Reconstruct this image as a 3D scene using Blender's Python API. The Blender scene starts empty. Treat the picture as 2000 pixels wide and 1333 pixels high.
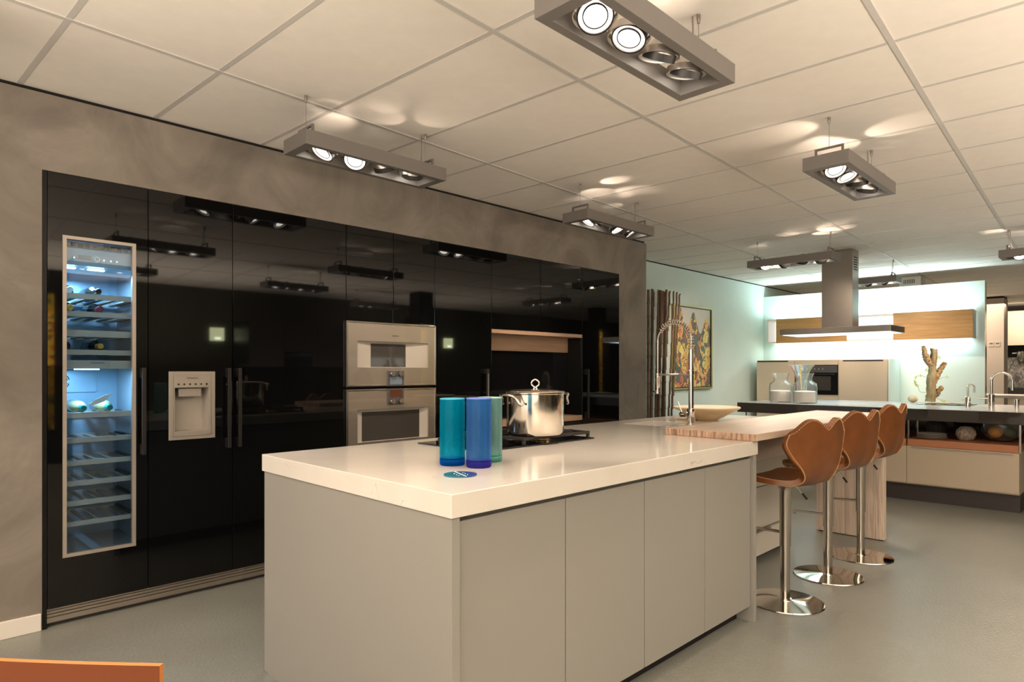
import bpy, bmesh, math, random
from mathutils import Vector, Matrix, Quaternion
random.seed(7)
PI = math.pi
S = bpy.context.scene
COL = S.collection

# ------------------------------------------------------------------ camera, world, exposure
CAM_H = 1.289
cam_d = bpy.data.cameras.new('camera')
cam = bpy.data.objects.new('camera', cam_d)
COL.objects.link(cam)
cam_d.sensor_width = 36.0
cam_d.lens = 1253.0 / 2000.0 * 36.0
cam_d.shift_y = 58.1 / 2000.0
cam_d.clip_start = 0.05
cam.location = (0, 0, CAM_H)
cam.rotation_euler = (PI / 2, 0, math.radians(-45.0))
S.camera = cam
world = bpy.data.worlds.new('world')
world.use_nodes = True
world.node_tree.nodes['Background'].inputs[0].default_value = (0.9, 0.8, 0.68, 1)
world.node_tree.nodes['Background'].inputs[1].default_value = 0.02
S.world = world
S.view_settings.view_transform = 'Standard'
S.view_settings.look = 'None'
S.view_settings.gamma = 1.0
S.view_settings.use_curve_mapping = False
S.view_settings.exposure = 0.0
SPOT_W = 43.0          # watts of one halogen head
LEAK_W = 5.0           # light that leaks out of the back of a halogen head
LED_W = 22.0           # light strip on and under the far wall cabinet
WARM = (1.0, 0.79, 0.61)
COOL = (0.76, 0.97, 1.0)
S.cycles.use_denoising = True
S.cycles.caustics_reflective = False
S.cycles.caustics_refractive = False
S.cycles.max_bounces = 10
S.cycles.diffuse_bounces = 5
S.cycles.glossy_bounces = 5
S.cycles.transmission_bounces = 8
S.cycles.transparent_max_bounces = 12
S.cycles.sample_clamp_indirect = 4.0
S.cycles.blur_glossy = 0.5

def area(name, loc, rot, sx, sy, w, col, parent=None):
    l = bpy.data.lights.new(name, 'AREA'); l.shape = 'RECTANGLE'; l.size = sx; l.size_y = sy; l.energy = w; l.color = col
    o = bpy.data.objects.new(name, l); COL.objects.link(o); o.location = loc; o.rotation_euler = rot
    if parent: o.parent = parent; o.location = Vector(loc) - abs_loc(parent)
    return o
# added soft fill light, not a fitting, behind the camera
area('front_fill', (-2.9, -1.0, 1.35), (0, -PI / 2, 0), 2.5, 9.0, 95, (1.0, .92, .84))
for _x, _y, _w in ((-1.6, -1.7, 260), (-1.6, 1.2, 110), (2.2, -2.0, 150), (5.0, -2.0, 85), (7.8, -2.0, 60)):   # added unseen fill lights that brighten the ceiling
    area('ceiling_fill', (_x, _y, 1.36), (PI, 0, 0), 2.6, 2.2, _w * 1.22, (1.0, .825, .665))

# ------------------------------------------------------------------ material helpers
def mat(name, col, rough=0.5, metal=0.0, **kw):
    m = bpy.data.materials.new(name)
    m.use_nodes = True
    b = m.node_tree.nodes['Principled BSDF']
    b.inputs['Base Color'].default_value = (*col, 1)
    b.inputs['Roughness'].default_value = rough
    b.inputs['Metallic'].default_value = metal
    for k, v in kw.items():
        b.inputs[k.replace('_', ' ')].default_value = v
    return m

def nodes(m):
    return m.node_tree.nodes, m.node_tree.links, m.node_tree.nodes['Principled BSDF']

def tex_coord(m, scale=(1, 1, 1), rot=(0, 0, 0), kind='Object'):
    n, l, b = nodes(m)
    tc = n.new('ShaderNodeTexCoord')
    mp = n.new('ShaderNodeMapping')
    mp.inputs['Scale'].default_value = scale
    mp.inputs['Rotation'].default_value = rot
    l.new(tc.outputs[kind], mp.inputs[0])
    return mp

def noise_col(m, c0, c1, scale=4, detail=6, stretch=(1, 1, 1), p0=0.3, p1=0.7, rough=0.6, bump=0.0, dist=0.0, bump_scale=None):
    n, l, b = nodes(m)
    mp = tex_coord(m, stretch)
    t = n.new('ShaderNodeTexNoise')
    t.inputs['Scale'].default_value = scale
    t.inputs['Detail'].default_value = detail
    t.inputs['Roughness'].default_value = rough
    t.inputs['Distortion'].default_value = dist
    l.new(mp.outputs[0], t.inputs['Vector'])
    r = n.new('ShaderNodeValToRGB')
    r.color_ramp.elements[0].position = p0
    r.color_ramp.elements[1].position = p1
    r.color_ramp.elements[0].color = (*c0, 1)
    r.color_ramp.elements[1].color = (*c1, 1)
    l.new(t.outputs['Fac'], r.inputs[0])
    l.new(r.outputs[0], b.inputs['Base Color'])
    if bump:
        t2 = t
        if bump_scale:
            t2 = n.new('ShaderNodeTexNoise')
            t2.inputs['Scale'].default_value = bump_scale
            t2.inputs['Detail'].default_value = 3
            l.new(mp.outputs[0], t2.inputs['Vector'])
        bp = n.new('ShaderNodeBump')
        bp.inputs['Strength'].default_value = bump
        bp.inputs['Distance'].default_value = 0.01
        l.new(t2.outputs['Fac'], bp.inputs['Height'])
        l.new(bp.outputs[0], b.inputs['Normal'])
    return m

def emit(name, col, strength):
    m = mat(name, (0, 0, 0), 0.5)
    b = m.node_tree.nodes['Principled BSDF']
    b.inputs['Emission Color'].default_value = (*col, 1)
    b.inputs['Emission Strength'].default_value = strength
    return m

def tinted_glass(name, tint, body, body_amt, gloss=0.08, rough=0.05, bump=0.0, bump_scale=90, vary=0.0):
    """thin-walled glass: tinted see-through, a glossy skin and some light scattered in the glass itself"""
    m = bpy.data.materials.new(name)
    m.use_nodes = True
    n, l = m.node_tree.nodes, m.node_tree.links
    n.clear()
    out = n.new('ShaderNodeOutputMaterial')
    tr = n.new('ShaderNodeBsdfTransparent')
    tr.inputs[0].default_value = (*tint, 1)
    df = n.new('ShaderNodeBsdfTranslucent')
    df.inputs[0].default_value = (*body, 1)
    d2 = n.new('ShaderNodeBsdfDiffuse')
    d2.inputs[0].default_value = (*body, 1)
    md = n.new('ShaderNodeMixShader')
    md.inputs[0].default_value = 0.5
    l.new(df.outputs[0], md.inputs[1]); l.new(d2.outputs[0], md.inputs[2])
    m1 = n.new('ShaderNodeMixShader')
    m1.inputs[0].default_value = body_amt
    l.new(tr.outputs[0], m1.inputs[1]); l.new(md.outputs[0], m1.inputs[2])
    if vary:      # bubbles and seeds in the glass scatter unevenly
        tc0 = n.new('ShaderNodeTexCoord'); mp0 = n.new('ShaderNodeMapping'); mp0.inputs['Scale'].default_value = (1, 1, .45)
        v0 = n.new('ShaderNodeTexNoise'); v0.inputs['Scale'].default_value = 190; v0.inputs['Detail'].default_value = 4
        l.new(tc0.outputs['Object'], mp0.inputs[0]); l.new(mp0.outputs[0], v0.inputs['Vector'])
        mr = n.new('ShaderNodeMapRange'); mr.inputs['From Min'].default_value = .35; mr.inputs['From Max'].default_value = .65
        mr.inputs['To Min'].default_value = body_amt - vary; mr.inputs['To Max'].default_value = body_amt + vary
        l.new(v0.outputs['Fac'], mr.inputs['Value']); l.new(mr.outputs[0], m1.inputs[0])
    gl = n.new('ShaderNodeBsdfGlossy')
    gl.inputs['Roughness'].default_value = rough
    lw = n.new('ShaderNodeLayerWeight')
    lw.inputs[0].default_value = gloss * 3
    m2 = n.new('ShaderNodeMixShader')
    mul = n.new('ShaderNodeMath'); mul.operation = 'MULTIPLY_ADD'
    mul.inputs[1].default_value = 0.7; mul.inputs[2].default_value = gloss * 0.5
    l.new(lw.outputs['Fresnel'], mul.inputs[0])
    l.new(mul.outputs[0], m2.inputs[0])
    l.new(m1.outputs[0], m2.inputs[1]); l.new(gl.outputs[0], m2.inputs[2])
    l.new(m2.outputs[0], out.inputs[0])
    if bump:
        tc = n.new('ShaderNodeTexCoord')
        t = n.new('ShaderNodeTexVoronoi'); t.inputs['Scale'].default_value = bump_scale
        l.new(tc.outputs['Object'], t.inputs['Vector'])
        bp = n.new('ShaderNodeBump'); bp.inputs['Strength'].default_value = bump; bp.inputs['Distance'].default_value = 0.004
        l.new(t.outputs['Distance'], bp.inputs['Height'])
        for s in (df, d2, gl):
            l.new(bp.outputs[0], s.inputs['Normal'])
    return m

def wood(name, c0, c1, axis='X', scale=3.0, stretch=14, rough=0.45, bump=0.15, contrast=(0.35, 0.65)):
    m = mat(name, c0, rough)
    st = {'X': (1, stretch, stretch), 'Y': (stretch, 1, stretch), 'Z': (stretch, stretch, 1)}[axis]
    return noise_col(m, c0, c1, scale=scale, detail=8, stretch=st, p0=contrast[0], p1=contrast[1], rough=0.62, bump=bump, dist=0.4)

M = {}
# room
M['plaster'] = noise_col(mat('grey_plaster', (.3, .27, .23), 0.75), (.165, .145, .122), (.268, .238, .202), scale=1.5, detail=9, rough=0.64, p0=.34, p1=.68, bump=0.35, dist=1.6, bump_scale=6)
M['mint_wall'] = noise_col(mat('led_tinted_paint', (.62, .73, .69), 0.85), (.60, .71, .67), (.645, .75, .71), scale=2.5, detail=4)  # greenish cast of the LED strips is put into this wall colour
M['olive'] = mat('dark_olive_paint', (.055, .053, .040), 0.8)
M['grey_wall'] = mat('warm_grey_paint', (.33, .30, .26), 0.8)
M['pier'] = mat('pier_paint', (.42, .36, .30), 0.8)
M['white'] = mat('white_lacquer', (.78, .74, .68), 0.4)
M['tile'] = noise_col(mat('ceiling_tile', (.79, .755, .70), 0.9), (.77, .735, .68), (.81, .775, .72), scale=9, detail=5)
M['grid'] = mat('ceiling_grid', (.55, .535, .51), 0.5)
M['shadow_gap'] = mat('black_gap', (.006, .005, .004), 0.9)  # near-black that paints the shade of gaps and recesses
# floor: poured resin with a leather-like skin, cloudy tone
m = mat('resin_floor', (.33, .32, .27), 0.28)
noise_col(m, (.205, .213, .190), (.25, .257, .228), scale=0.9, detail=7, p0=.3, p1=.7, bump=0.30, bump_scale=75, dist=.6)
m.node_tree.nodes['Principled BSDF'].inputs['Specular IOR Level'].default_value = 0.55
M['floor'] = m
# kitchen
M['black_gloss'] = mat('black_gloss_glass', (.0035, .0035, .0035), 0.03, Specular_IOR_Level=0.40)
M['black_frame'] = mat('black_lacquer', (.005, .0047, .0045), 0.30, Specular_IOR_Level=0.3)
M['black_glass'] = mat('black_glass', (.006, .006, .007), 0.05)
M['handle'] = mat('dark_anodised', (.024, .021, .021), 0.38, 0.4)
M['plinth'] = mat('brushed_plinth', (.42, .37, .31), 0.38, 0.85)
M['door_grey'] = mat('greige_lacquer', (.29, .282, .258), 0.42)
m = mat('white_quartz', (.80, .755, .68), 0.12)
noise_col(m, (.69, .655, .60), (.73, .695, .64), scale=5, detail=6)
m.node_tree.nodes['Principled BSDF'].inputs['Specular IOR Level'].default_value = 0.65
M['quartz'] = m
def veins(m):
    n, l, b = nodes(m)
    old = b.inputs['Base Color'].links[0].from_socket
    mp = tex_coord(m, (1.0, 1.6, 1.0), (.3, .5, .4))
    v = n.new('ShaderNodeTexVoronoi'); v.feature = 'DISTANCE_TO_EDGE'; v.inputs['Scale'].default_value = 3.3
    t = n.new('ShaderNodeTexNoise'); t.inputs['Scale'].default_value = 5
    mx = n.new('ShaderNodeMix'); mx.data_type = 'RGBA'; mx.inputs['Factor'].default_value = .25
    l.new(mp.outputs[0], t.inputs['Vector']); l.new(mp.outputs[0], mx.inputs[6]); l.new(t.outputs['Color'], mx.inputs[7])
    l.new(mx.outputs[2], v.inputs['Vector'])
    r = n.new('ShaderNodeValToRGB')
    r.color_ramp.elements[0].position = 0.0; r.color_ramp.elements[0].color = (.6, .6, .6, 1)
    r.color_ramp.elements[1].position = 0.006; r.color_ramp.elements[1].color = (0, 0, 0, 1)
    l.new(v.outputs['Distance'], r.inputs[0])
    t2 = n.new('ShaderNodeTexNoise'); t2.inputs['Scale'].default_value = 11
    r2 = n.new('ShaderNodeValToRGB'); r2.color_ramp.elements[0].position = .58; r2.color_ramp.elements[1].position = .66
    l.new(mp.outputs[0], t2.inputs['Vector']); l.new(t2.outputs['Fac'], r2.inputs[0])
    mu = n.new('ShaderNodeMath'); mu.operation = 'MULTIPLY'
    l.new(r.outputs[0], mu.inputs[0]); l.new(r2.outputs[0], mu.inputs[1])
    m2 = n.new('ShaderNodeMix'); m2.data_type = 'RGBA'
    l.new(mu.outputs[0], m2.inputs['Factor']); l.new(old, m2.inputs[6]); m2.inputs[7].default_value = (.30, .24, .19, 1)
    l.new(m2.outputs[2], b.inputs['Base Color'])
veins(M['quartz'])
M['bar_wood'] = wood('pale_oak_board', (.54, .40, .30), (.66, .505, .395), 'X', 2.2, 12, 0.4, 0.10)
M['end_grain'] = wood('oak_end_grain', (.24, .145, .105), (.56, .375, .265), 'Z', 5.0, 9, 0.6, 0.5, (.42, .58))
M['leg_wood'] = wood('ribbed_pale_oak', (.30, .225, .175), (.60, .49, .40), 'Z', 1.6, 34, 0.6, 0.6, (.30, .52))
M['niche_wood'] = wood('warm_oak', (.40, .255, .165), (.50, .335, .225), 'X', 2.0, 14, 0.5, 0.1)
M['cab_wood'] = wood('honey_oak', (.37, .205, .075), (.50, .295, .115), 'Y', 1.8, 18, 0.45, 0.05)
M['steel'] = mat('stainless_steel', (.52, .475, .42), 0.20, 1.0)
M['steel_brushed'] = mat('brushed_steel', (.40, .365, .325), 0.30, 1.0)
M['basin'] = mat('basin_steel', (.24, .21, .185), 0.32, .9)
M['chrome'] = mat('polished_chrome', (.80, .76, .70), 0.06, 1.0)
M['pot_steel'] = mat('polished_pot_steel', (.74, .68, .60), 0.13, 1.0)
M['mirror_glass'] = mat('silver_glass_front', (.56, .49, .41), 0.26, 0.85, Coat_Weight=1.0, Coat_Roughness=0.03)
M['panel_alu'] = mat('pale_aluminium', (.46, .41, .36), 0.38, 0.6)
M['module'] = mat('dark_grey_module', (.10, .10, .105), 0.35, 0.4)
M['display'] = mat('grey_display', (.16, .20, .25), 0.12)
M['display_brown'] = mat('brown_display', (.10, .035, .015), 0.12)
M['oven_glass'] = mat('oven_window_glass', (.055, .050, .045), 0.08, 0.1, Coat_Weight=1.0, Coat_Roughness=0.03)
M['recess'] = mat('satin_recess', (.50, .46, .41), 0.42, 0.25)
M['iron'] = mat('cast_iron', (.022, .019, .017), 0.5)
M['brass'] = mat('brass', (.75, .50, .20), 0.3, 1.0)
M['ink'] = mat('black_ink', (.01, .01, .01), 0.5)
M['white_ink'] = mat('white_ink', (.8, .8, .78), 0.5)
# spots
M['frame'] = mat('grey_fixture', (.165, .152, .142), 0.48, 0.15)
M['can'] = mat('lamp_can_alu', (.55, .51, .47), 0.3, 0.9)
M['can_dark'] = mat('lamp_can_black', (.02, .019, .018), 0.4)
M['lamp'] = emit('halogen_glow', (1.0, .93, .80), 16.0)
M['lamp_rim'] = emit('halogen_rim_glow', (1.0, .92, .80), 2.0)  # reflector ring only mirrors the lamp; that light is put in as emission
M['cable'] = mat('steel_cable', (.30, .27, .24), 0.4, 0.8)
# far kitchen
M['satin_glass'] = mat('satin_mint_glass', (.70, .84, .80), 0.35)
M['slab'] = mat('charcoal_slab', (.050, .045, .042), 0.035, Specular_IOR_Level=0.7)
M['cream'] = mat('cream_lacquer', (.60, .505, .385), 0.4)
M['copper'] = mat('terracotta_lacquer', (.50, .205, .10), 0.45)
M['dark_plinth'] = mat('dark_plinth', (.045, .038, .037), 0.5)
M['led'] = emit('cool_led', (.84, 1.0, .98), 9.0)
M['led_panel'] = emit('lit_niche', (.93, 1.0, .99), 1.6)
M['hood_light'] = emit('hood_light', (.88, 1.0, .97), 1.35)
M['clear_glass'] = tinted_glass('clear_glass', (.985, .995, .99), (.9, .95, .93), 0.05, 0.035, 0.02)
M['edge_glass'] = tinted_glass('green_edge_glass', (.75, .92, .86), (.6, .8, .72), 0.35, 0.06)
M['sand'] = noise_col(mat('white_sand', (.78, .70, .63), 0.95), (.82, .76, .70), (.90, .84, .78), scale=60, detail=2)
M['bark'] = noise_col(mat('rough_bark', (.3, .2, .1), 0.95), (.15, .085, .035), (.50, .36, .19), scale=22, detail=8, bump=0.9)
M['bark_pale'] = noise_col(mat('pale_branch', (.4, .3, .18), 0.95), (.17, .125, .06), (.40, .32, .17), scale=14, detail=8, stretch=(2, 2, .4), bump=0.7)
M['leaf'] = mat('pale_green_leaf', (.48, .58, .20), 0.6)
M['vine'] = mat('thin_grey_stem', (.18, .20, .14), 0.7)
M['stone'] = noise_col(mat('beige_stone', (.5, .4, .26), 0.9), (.40, .29, .16), (.66, .55, .38), scale=25, detail=5, bump=.4)
M['drift'] = wood('driftwood', (.38, .30, .21), (.60, .50, .38), 'Y', 3, 10, .8, .3)
# leather
m = mat('cognac_leather', (.36, .125, .035), 0.38)
noise_col(m, (.140, .046, .012), (.235, .080, .022), scale=5, detail=8, p0=.3, p1=.72, bump=0.12, bump_scale=70)
M['leather'] = m
M['thread'] = mat('pale_thread', (.62, .40, .20), 0.7)
M['bamboo'] = noise_col(mat('dark_bamboo', (.10, .055, .03), 0.6), (.07, .040, .022), (.24, .145, .085), scale=9, detail=6, stretch=(3, 3, .7), bump=.4)
M['gold_frame'] = mat('olive_gold_frame', (.42, .38, .13), 0.45, .3)
M['bowl'] = noise_col(mat('pale_wood_bowl', (.66, .47, .25), 0.4), (.62, .45, .25), (.80, .65, .43), scale=4, detail=6, stretch=(2, 2, 5))
M['bowl_in'] = noise_col(mat('pale_bowl_inside', (.80, .66, .46), 0.4), (.84, .74, .58), (.90, .82, .66), scale=4, detail=5)
M['orange'] = mat('orange_lacquer', (.185, .045, .010), 0.42)
M['orange_edge'] = mat('orange_edge', (.55, .20, .05), 0.5)
def bubble_glass(name, col, body, amt):
    """thick coloured glass: refracting, with seeds and bubbles that scatter part of the light"""
    m = bpy.data.materials.new(name); m.use_nodes = True
    n, l = m.node_tree.nodes, m.node_tree.links
    n.clear()
    out = n.new('ShaderNodeOutputMaterial')
    g = n.new('ShaderNodeBsdfGlass'); g.inputs['Color'].default_value = (*col, 1); g.inputs['Roughness'].default_value = .04; g.inputs['IOR'].default_value = 1.45
    t = n.new('ShaderNodeBsdfTransparent'); t.inputs[0].default_value = (*col, 1)
    gt = n.new('ShaderNodeMixShader'); gt.inputs[0].default_value = .45
    l.new(g.outputs[0], gt.inputs[1]); l.new(t.outputs[0], gt.inputs[2])
    a = n.new('ShaderNodeBsdfTranslucent'); a.inputs[0].default_value = (*body, 1)
    b = n.new('ShaderNodeBsdfDiffuse'); b.inputs[0].default_value = (*body, 1)
    ab = n.new('ShaderNodeMixShader'); ab.inputs[0].default_value = .4
    l.new(a.outputs[0], ab.inputs[1]); l.new(b.outputs[0], ab.inputs[2])
    mx = n.new('ShaderNodeMixShader'); mx.inputs[0].default_value = amt
    l.new(gt.outputs[0], mx.inputs[1]); l.new(ab.outputs[0], mx.inputs[2])
    l.new(mx.outputs[0], out.inputs[0])
    tc = n.new('ShaderNodeTexCoord'); mp = n.new('ShaderNodeMapping'); mp.inputs['Scale'].default_value = (1, 1, .6)
    v = n.new('ShaderNodeTexNoise'); v.inputs['Scale'].default_value = 130; v.inputs['Detail'].default_value = 2
    l.new(tc.outputs['Object'], mp.inputs[0]); l.new(mp.outputs[0], v.inputs['Vector'])
    bp = n.new('ShaderNodeBump'); bp.inputs['Strength'].default_value = .35; bp.inputs['Distance'].default_value = .003
    l.new(v.outputs['Fac'], bp.inputs['Height'])
    l.new(bp.outputs[0], g.inputs['Normal'])
    return m
M['vase_teal'] = bubble_glass('turquoise_glass', (.30, .87, 1.0), (.0, .74, 1.0), .16)
M['vase_blue'] = bubble_glass('cobalt_glass', (.58, .79, 1.0), (.13, .44, 1.0), .17)
M['vase_mint'] = bubble_glass('mint_glass', (.85, .965, .96), (.50, .94, .92), .15)
M['teal_base'] = bubble_glass('thick_teal_glass', (.10, .45, .92), (.0, .18, .75), .22)
M['blue_base'] = bubble_glass('thick_violet_glass', (.35, .30, .92), (.10, .08, .70), .22)
M['mint_base'] = bubble_glass('thick_mint_glass', (.55, .90, .85), (.25, .75, .68), .2)
M['rim_teal'] = mat('teal_rim', (.10, .55, .75), .08)
M['rim_blue'] = mat('blue_rim', (.20, .30, .80), .08)
M['rim_mint'] = mat('mint_rim', (.45, .75, .70), .08)
M['disc_teal'] = mat('teal_enamel', (.02, .13, .20), 0.25)
M['disc_blue'] = mat('navy_enamel', (.03, .07, .24), 0.25)
# wine fridge
M['fridge_in'] = mat('fridge_liner', (.36, .50, .62), 0.35, 0.35)
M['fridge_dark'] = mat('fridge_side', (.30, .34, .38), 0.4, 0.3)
M['shelf_steel'] = mat('shelf_steel', (.55, .52, .47), 0.4, 0.35)
M['shelf_wood'] = mat('shelf_slat', (.36, .33, .27), 0.5, 0.2)
M['pane'] = tinted_glass('fridge_pane', (.76, .85, .92), (.5, .5, .5), 0.0, 0.07, 0.02)
M['fridge_led'] = emit('fridge_led', (.72, .90, 1.0), 7.0)
M['bottle_dark'] = mat('dark_bottle_glass', (.012, .014, .012), 0.06)
M['bottle_clear'] = mat('amber_white_wine_glass', (.26, .22, .10), 0.08)
M['bottle_green'] = mat('green_bottle_glass', (.01, .05, .035), 0.06)
M['cap_gold'] = mat('gold_foil', (.62, .36, .06), 0.35, .4)
M['cap_red'] = mat('red_foil', (.28, .03, .05), 0.35, .3)
M['cap_green'] = mat('green_foil', (.01, .20, .17), 0.3, .3)
M['cap_white'] = mat('white_foil', (.7, .74, .74), 0.35, .2)
M['paper'] = mat('white_paper_tag', (.85, .86, .86), 0.7)

# ------------------------------------------------------------------ mesh helpers
class MB:
    def __init__(self):
        self.bm = bmesh.new()
    def box(self, x0, x1, y0, y1, z0, z1):
        b = self.bm
        v = [b.verts.new(p) for p in ((x0, y0, z0), (x1, y0, z0), (x1, y1, z0), (x0, y1, z0), (x0, y0, z1), (x1, y0, z1), (x1, y1, z1), (x0, y1, z1))]
        for f in ((0, 3, 2, 1), (4, 5, 6, 7), (0, 1, 5, 4), (1, 2, 6, 5), (2, 3, 7, 6), (3, 0, 4, 7)):
            b.faces.new([v[i] for i in f])
        return self
    def obox(self, c, half, rot):
        """box with centre c, half sizes and a rotation matrix"""
        b = self.bm
        v = []
        for sz in (-1, 1):
            for sx, sy in ((-1, -1), (1, -1), (1, 1), (-1, 1)):
                v.append(b.verts.new(Vector(c) + rot @ Vector((sx * half[0], sy * half[1], sz * half[2]))))
        for f in ((0, 3, 2, 1), (4, 5, 6, 7), (0, 1, 5, 4), (1, 2, 6, 5), (2, 3, 7, 6), (3, 0, 4, 7)):
            b.faces.new([v[i] for i in f])
        return self
    def quad(self, *p):
        self.bm.faces.new([self.bm.verts.new(q) for q in p]); return self
    def prism(self, poly, axis, a, c):
        """polygon in the plane perpendicular to axis, extruded from a to c"""
        def put(u, v, w):
            return {'X': (w, u, v), 'Y': (u, w, v), 'Z': (u, v, w)}[axis]
        b = self.bm
        lo = [b.verts.new(put(u, v, a)) for u, v in poly]
        hi = [b.verts.new(put(u, v, c)) for u, v in poly]
        n = len(poly)
        b.faces.new(lo[::-1]); b.faces.new(hi)
        for i in range(n):
            b.faces.new((lo[i], lo[(i + 1) % n], hi[(i + 1) % n], hi[i]))
        return self
    def tube(self, pts, r, n=12, closed=False, caps=True):
        b = self.bm
        pts = [Vector(p) for p in pts]
        rs = r if isinstance(r, (list, tuple)) else [r] * len(pts)
        rings = []
        N = len(pts)
        up = None
        for i, p in enumerate(pts):
            a = pts[(i - 1) % N] if closed or i > 0 else p
            c = pts[(i + 1) % N] if closed or i < N - 1 else p
            t = (c - a).normalized()
            if up is None:
                up = Vector((0, 0, 1)) if abs(t.z) < 0.9 else Vector((1, 0, 0))
            e1 = (up - t * up.dot(t)).normalized()
            e2 = t.cross(e1)
            up = e1
            rings.append([b.verts.new(p + rs[i] * (math.cos(2 * PI * k / n) * e1 + math.sin(2 * PI * k / n) * e2)) for k in range(n)])
        for i in range(N if closed else N - 1):
            A, B = rings[i], rings[(i + 1) % N]
            for k in range(n):
                b.faces.new((A[k], A[(k + 1) % n], B[(k + 1) % n], B[k]))
        if caps and not closed:
            b.faces.new(rings[0][::-1]); b.faces.new(rings[-1])
        return self
    def lathe(self, prof, c=(0, 0, 0), n=32, rot=None, wob=None):
        b = self.bm
        c = Vector(c)
        rings = []
        for r, z in prof:
            if r < 1e-6:
                p = Vector((0, 0, z))
                rings.append([b.verts.new(c + (rot @ p if rot else p))])
            else:
                ring = []
                for k in range(n):
                    a = 2 * PI * k / n
                    q = r * (wob(a, z) if wob else 1.0)
                    p = Vector((q * math.cos(a), q * math.sin(a), z))
                    ring.append(b.verts.new(c + (rot @ p if rot else p)))
                rings.append(ring)
        for A, B in zip(rings[:-1], rings[1:]):
            for k in range(n):
                k2 = (k + 1) % n
                if len(A) == 1 and len(B) == 1:
                    continue
                if len(A) == 1:
                    b.faces.new((A[0], B[k2], B[k]))
                elif len(B) == 1:
                    b.faces.new((A[k], A[k2], B[0]))
                else:
                    b.faces.new((A[k], A[k2], B[k2], B[k]))
        return self
    def cells(self, us, vs, inside, a, c, axis='Z'):
        """a flat slab made of grid cells (so that it can have holes), one closed skin"""
        def put(u, v, w):
            return {'X': (w, u, v), 'Y': (u, w, v), 'Z': (u, v, w)}[axis]
        b = self.bm
        cache = {}
        def V(i, j, w):
            k = (i, j, w)
            if k not in cache:
                cache[k] = b.verts.new(put(us[i], vs[j], w))
            return cache[k]
        nu, nv = len(us) - 1, len(vs) - 1
        ins = lambda i, j: 0 <= i < nu and 0 <= j < nv and inside(.5 * (us[i] + us[i + 1]), .5 * (vs[j] + vs[j + 1]))
        for i in range(nu):
            for j in range(nv):
                if not ins(i, j):
                    continue
                b.faces.new((V(i, j, c), V(i + 1, j, c), V(i + 1, j + 1, c), V(i, j + 1, c)))
                b.faces.new((V(i, j + 1, a), V(i + 1, j + 1, a), V(i + 1, j, a), V(i, j, a)))
                for di, dj, p, q in ((-1, 0, (i, j + 1), (i, j)), (1, 0, (i + 1, j), (i + 1, j + 1)), (0, -1, (i, j), (i + 1, j)), (0, 1, (i + 1, j + 1), (i, j + 1))):
                    if not ins(i + di, j + dj):
                        b.faces.new((V(*p, a), V(*q, a), V(*q, c), V(*p, c)))
        return self
    def mesh(self, name, m, smooth=None):
        bmesh.ops.recalc_face_normals(self.bm, faces=self.bm.faces)
        me = bpy.data.meshes.new(name)
        self.bm.to_mesh(me)
        self.bm.free()
        if m is not None:
            me.materials.append(m)
        if smooth is not None:
            me.polygons.foreach_set('use_smooth', [True] * len(me.polygons))
            me.set_sharp_from_angle(angle=math.radians(smooth))
        return me
    def build(self, name, m, parent=None, smooth=None, bevel=0, local=False, sub=0, kind=None):
        off = None
        if parent is not None and not local:
            off = abs_loc(parent)
            bmesh.ops.translate(self.bm, verts=self.bm.verts, vec=-off)
        me = self.mesh(name, m, smooth)
        return link(name, me, parent, bevel, sub, kind)

def abs_loc(o):
    p = Vector(o.location)
    while o.parent is not None:
        o = o.parent
        p = p + Vector(o.location)
    return p

def link(name, me, parent=None, bevel=0, sub=0, kind=None):
    o = bpy.data.objects.new(name, me)
    COL.objects.link(o)
    o.parent = parent
    if bevel:
        md = o.modifiers.new('bevel', 'BEVEL')
        md.width = bevel; md.segments = 2; md.limit_method = 'ANGLE'; md.angle_limit = math.radians(50)
    if sub:
        md = o.modifiers.new('sub', 'SUBSURF'); md.levels = sub; md.render_levels = sub
    if kind:
        o['kind'] = kind
    return o

def thing(name, label, cat, loc=(0, 0, 0), rotz=0.0, group=None):
    o = bpy.data.objects.new(name, None)
    o.empty_display_size = 0.1
    COL.objects.link(o)
    o.location = loc
    o.rotation_euler = (0, 0, rotz)
    return tag(o, label, cat, group)

def tag(o, label, cat, group=None):
    o['label'] = label; o['category'] = cat
    if group: o['group'] = group
    return o

def struct(o, label=None, cat=None):
    o['kind'] = 'structure'
    if label: o['label'] = label
    if cat: o['category'] = cat
    return o

def dup(root):
    c = root.copy(); COL.objects.link(c)
    for ch in list(root.children):
        d = ch.copy(); COL.objects.link(d); d.parent = c
        for g in list(ch.children):
            e = g.copy(); COL.objects.link(e); e.parent = d
    return c

def lettering(txt, size, parent, origin, xdir, ydir, m, name='lettering', depth=0.0008):
    """flat raised print: origin is the centre, xdir/ydir the reading directions in the parent's space"""
    cu = bpy.data.curves.new(name, 'FONT')
    cu.body = txt; cu.size = size; cu.align_x = 'CENTER'; cu.align_y = 'CENTER'; cu.extrude = depth
    t = bpy.data.objects.new(name, cu)
    COL.objects.link(t)
    bpy.context.view_layer.update()
    me = bpy.data.meshes.new_from_object(t.evaluated_get(bpy.context.evaluated_depsgraph_get()))
    bpy.data.objects.remove(t); bpy.data.curves.remove(cu)
    x = Vector(xdir).normalized(); y = Vector(ydir).normalized(); z = x.cross(y)
    o0 = Vector(origin)
    for v in me.vertices:
        v.co = o0 + x * v.co.x + y * v.co.y + z * v.co.z
    me.materials.clear(); me.materials.append(m)
    return link(name, me, parent)

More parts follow.
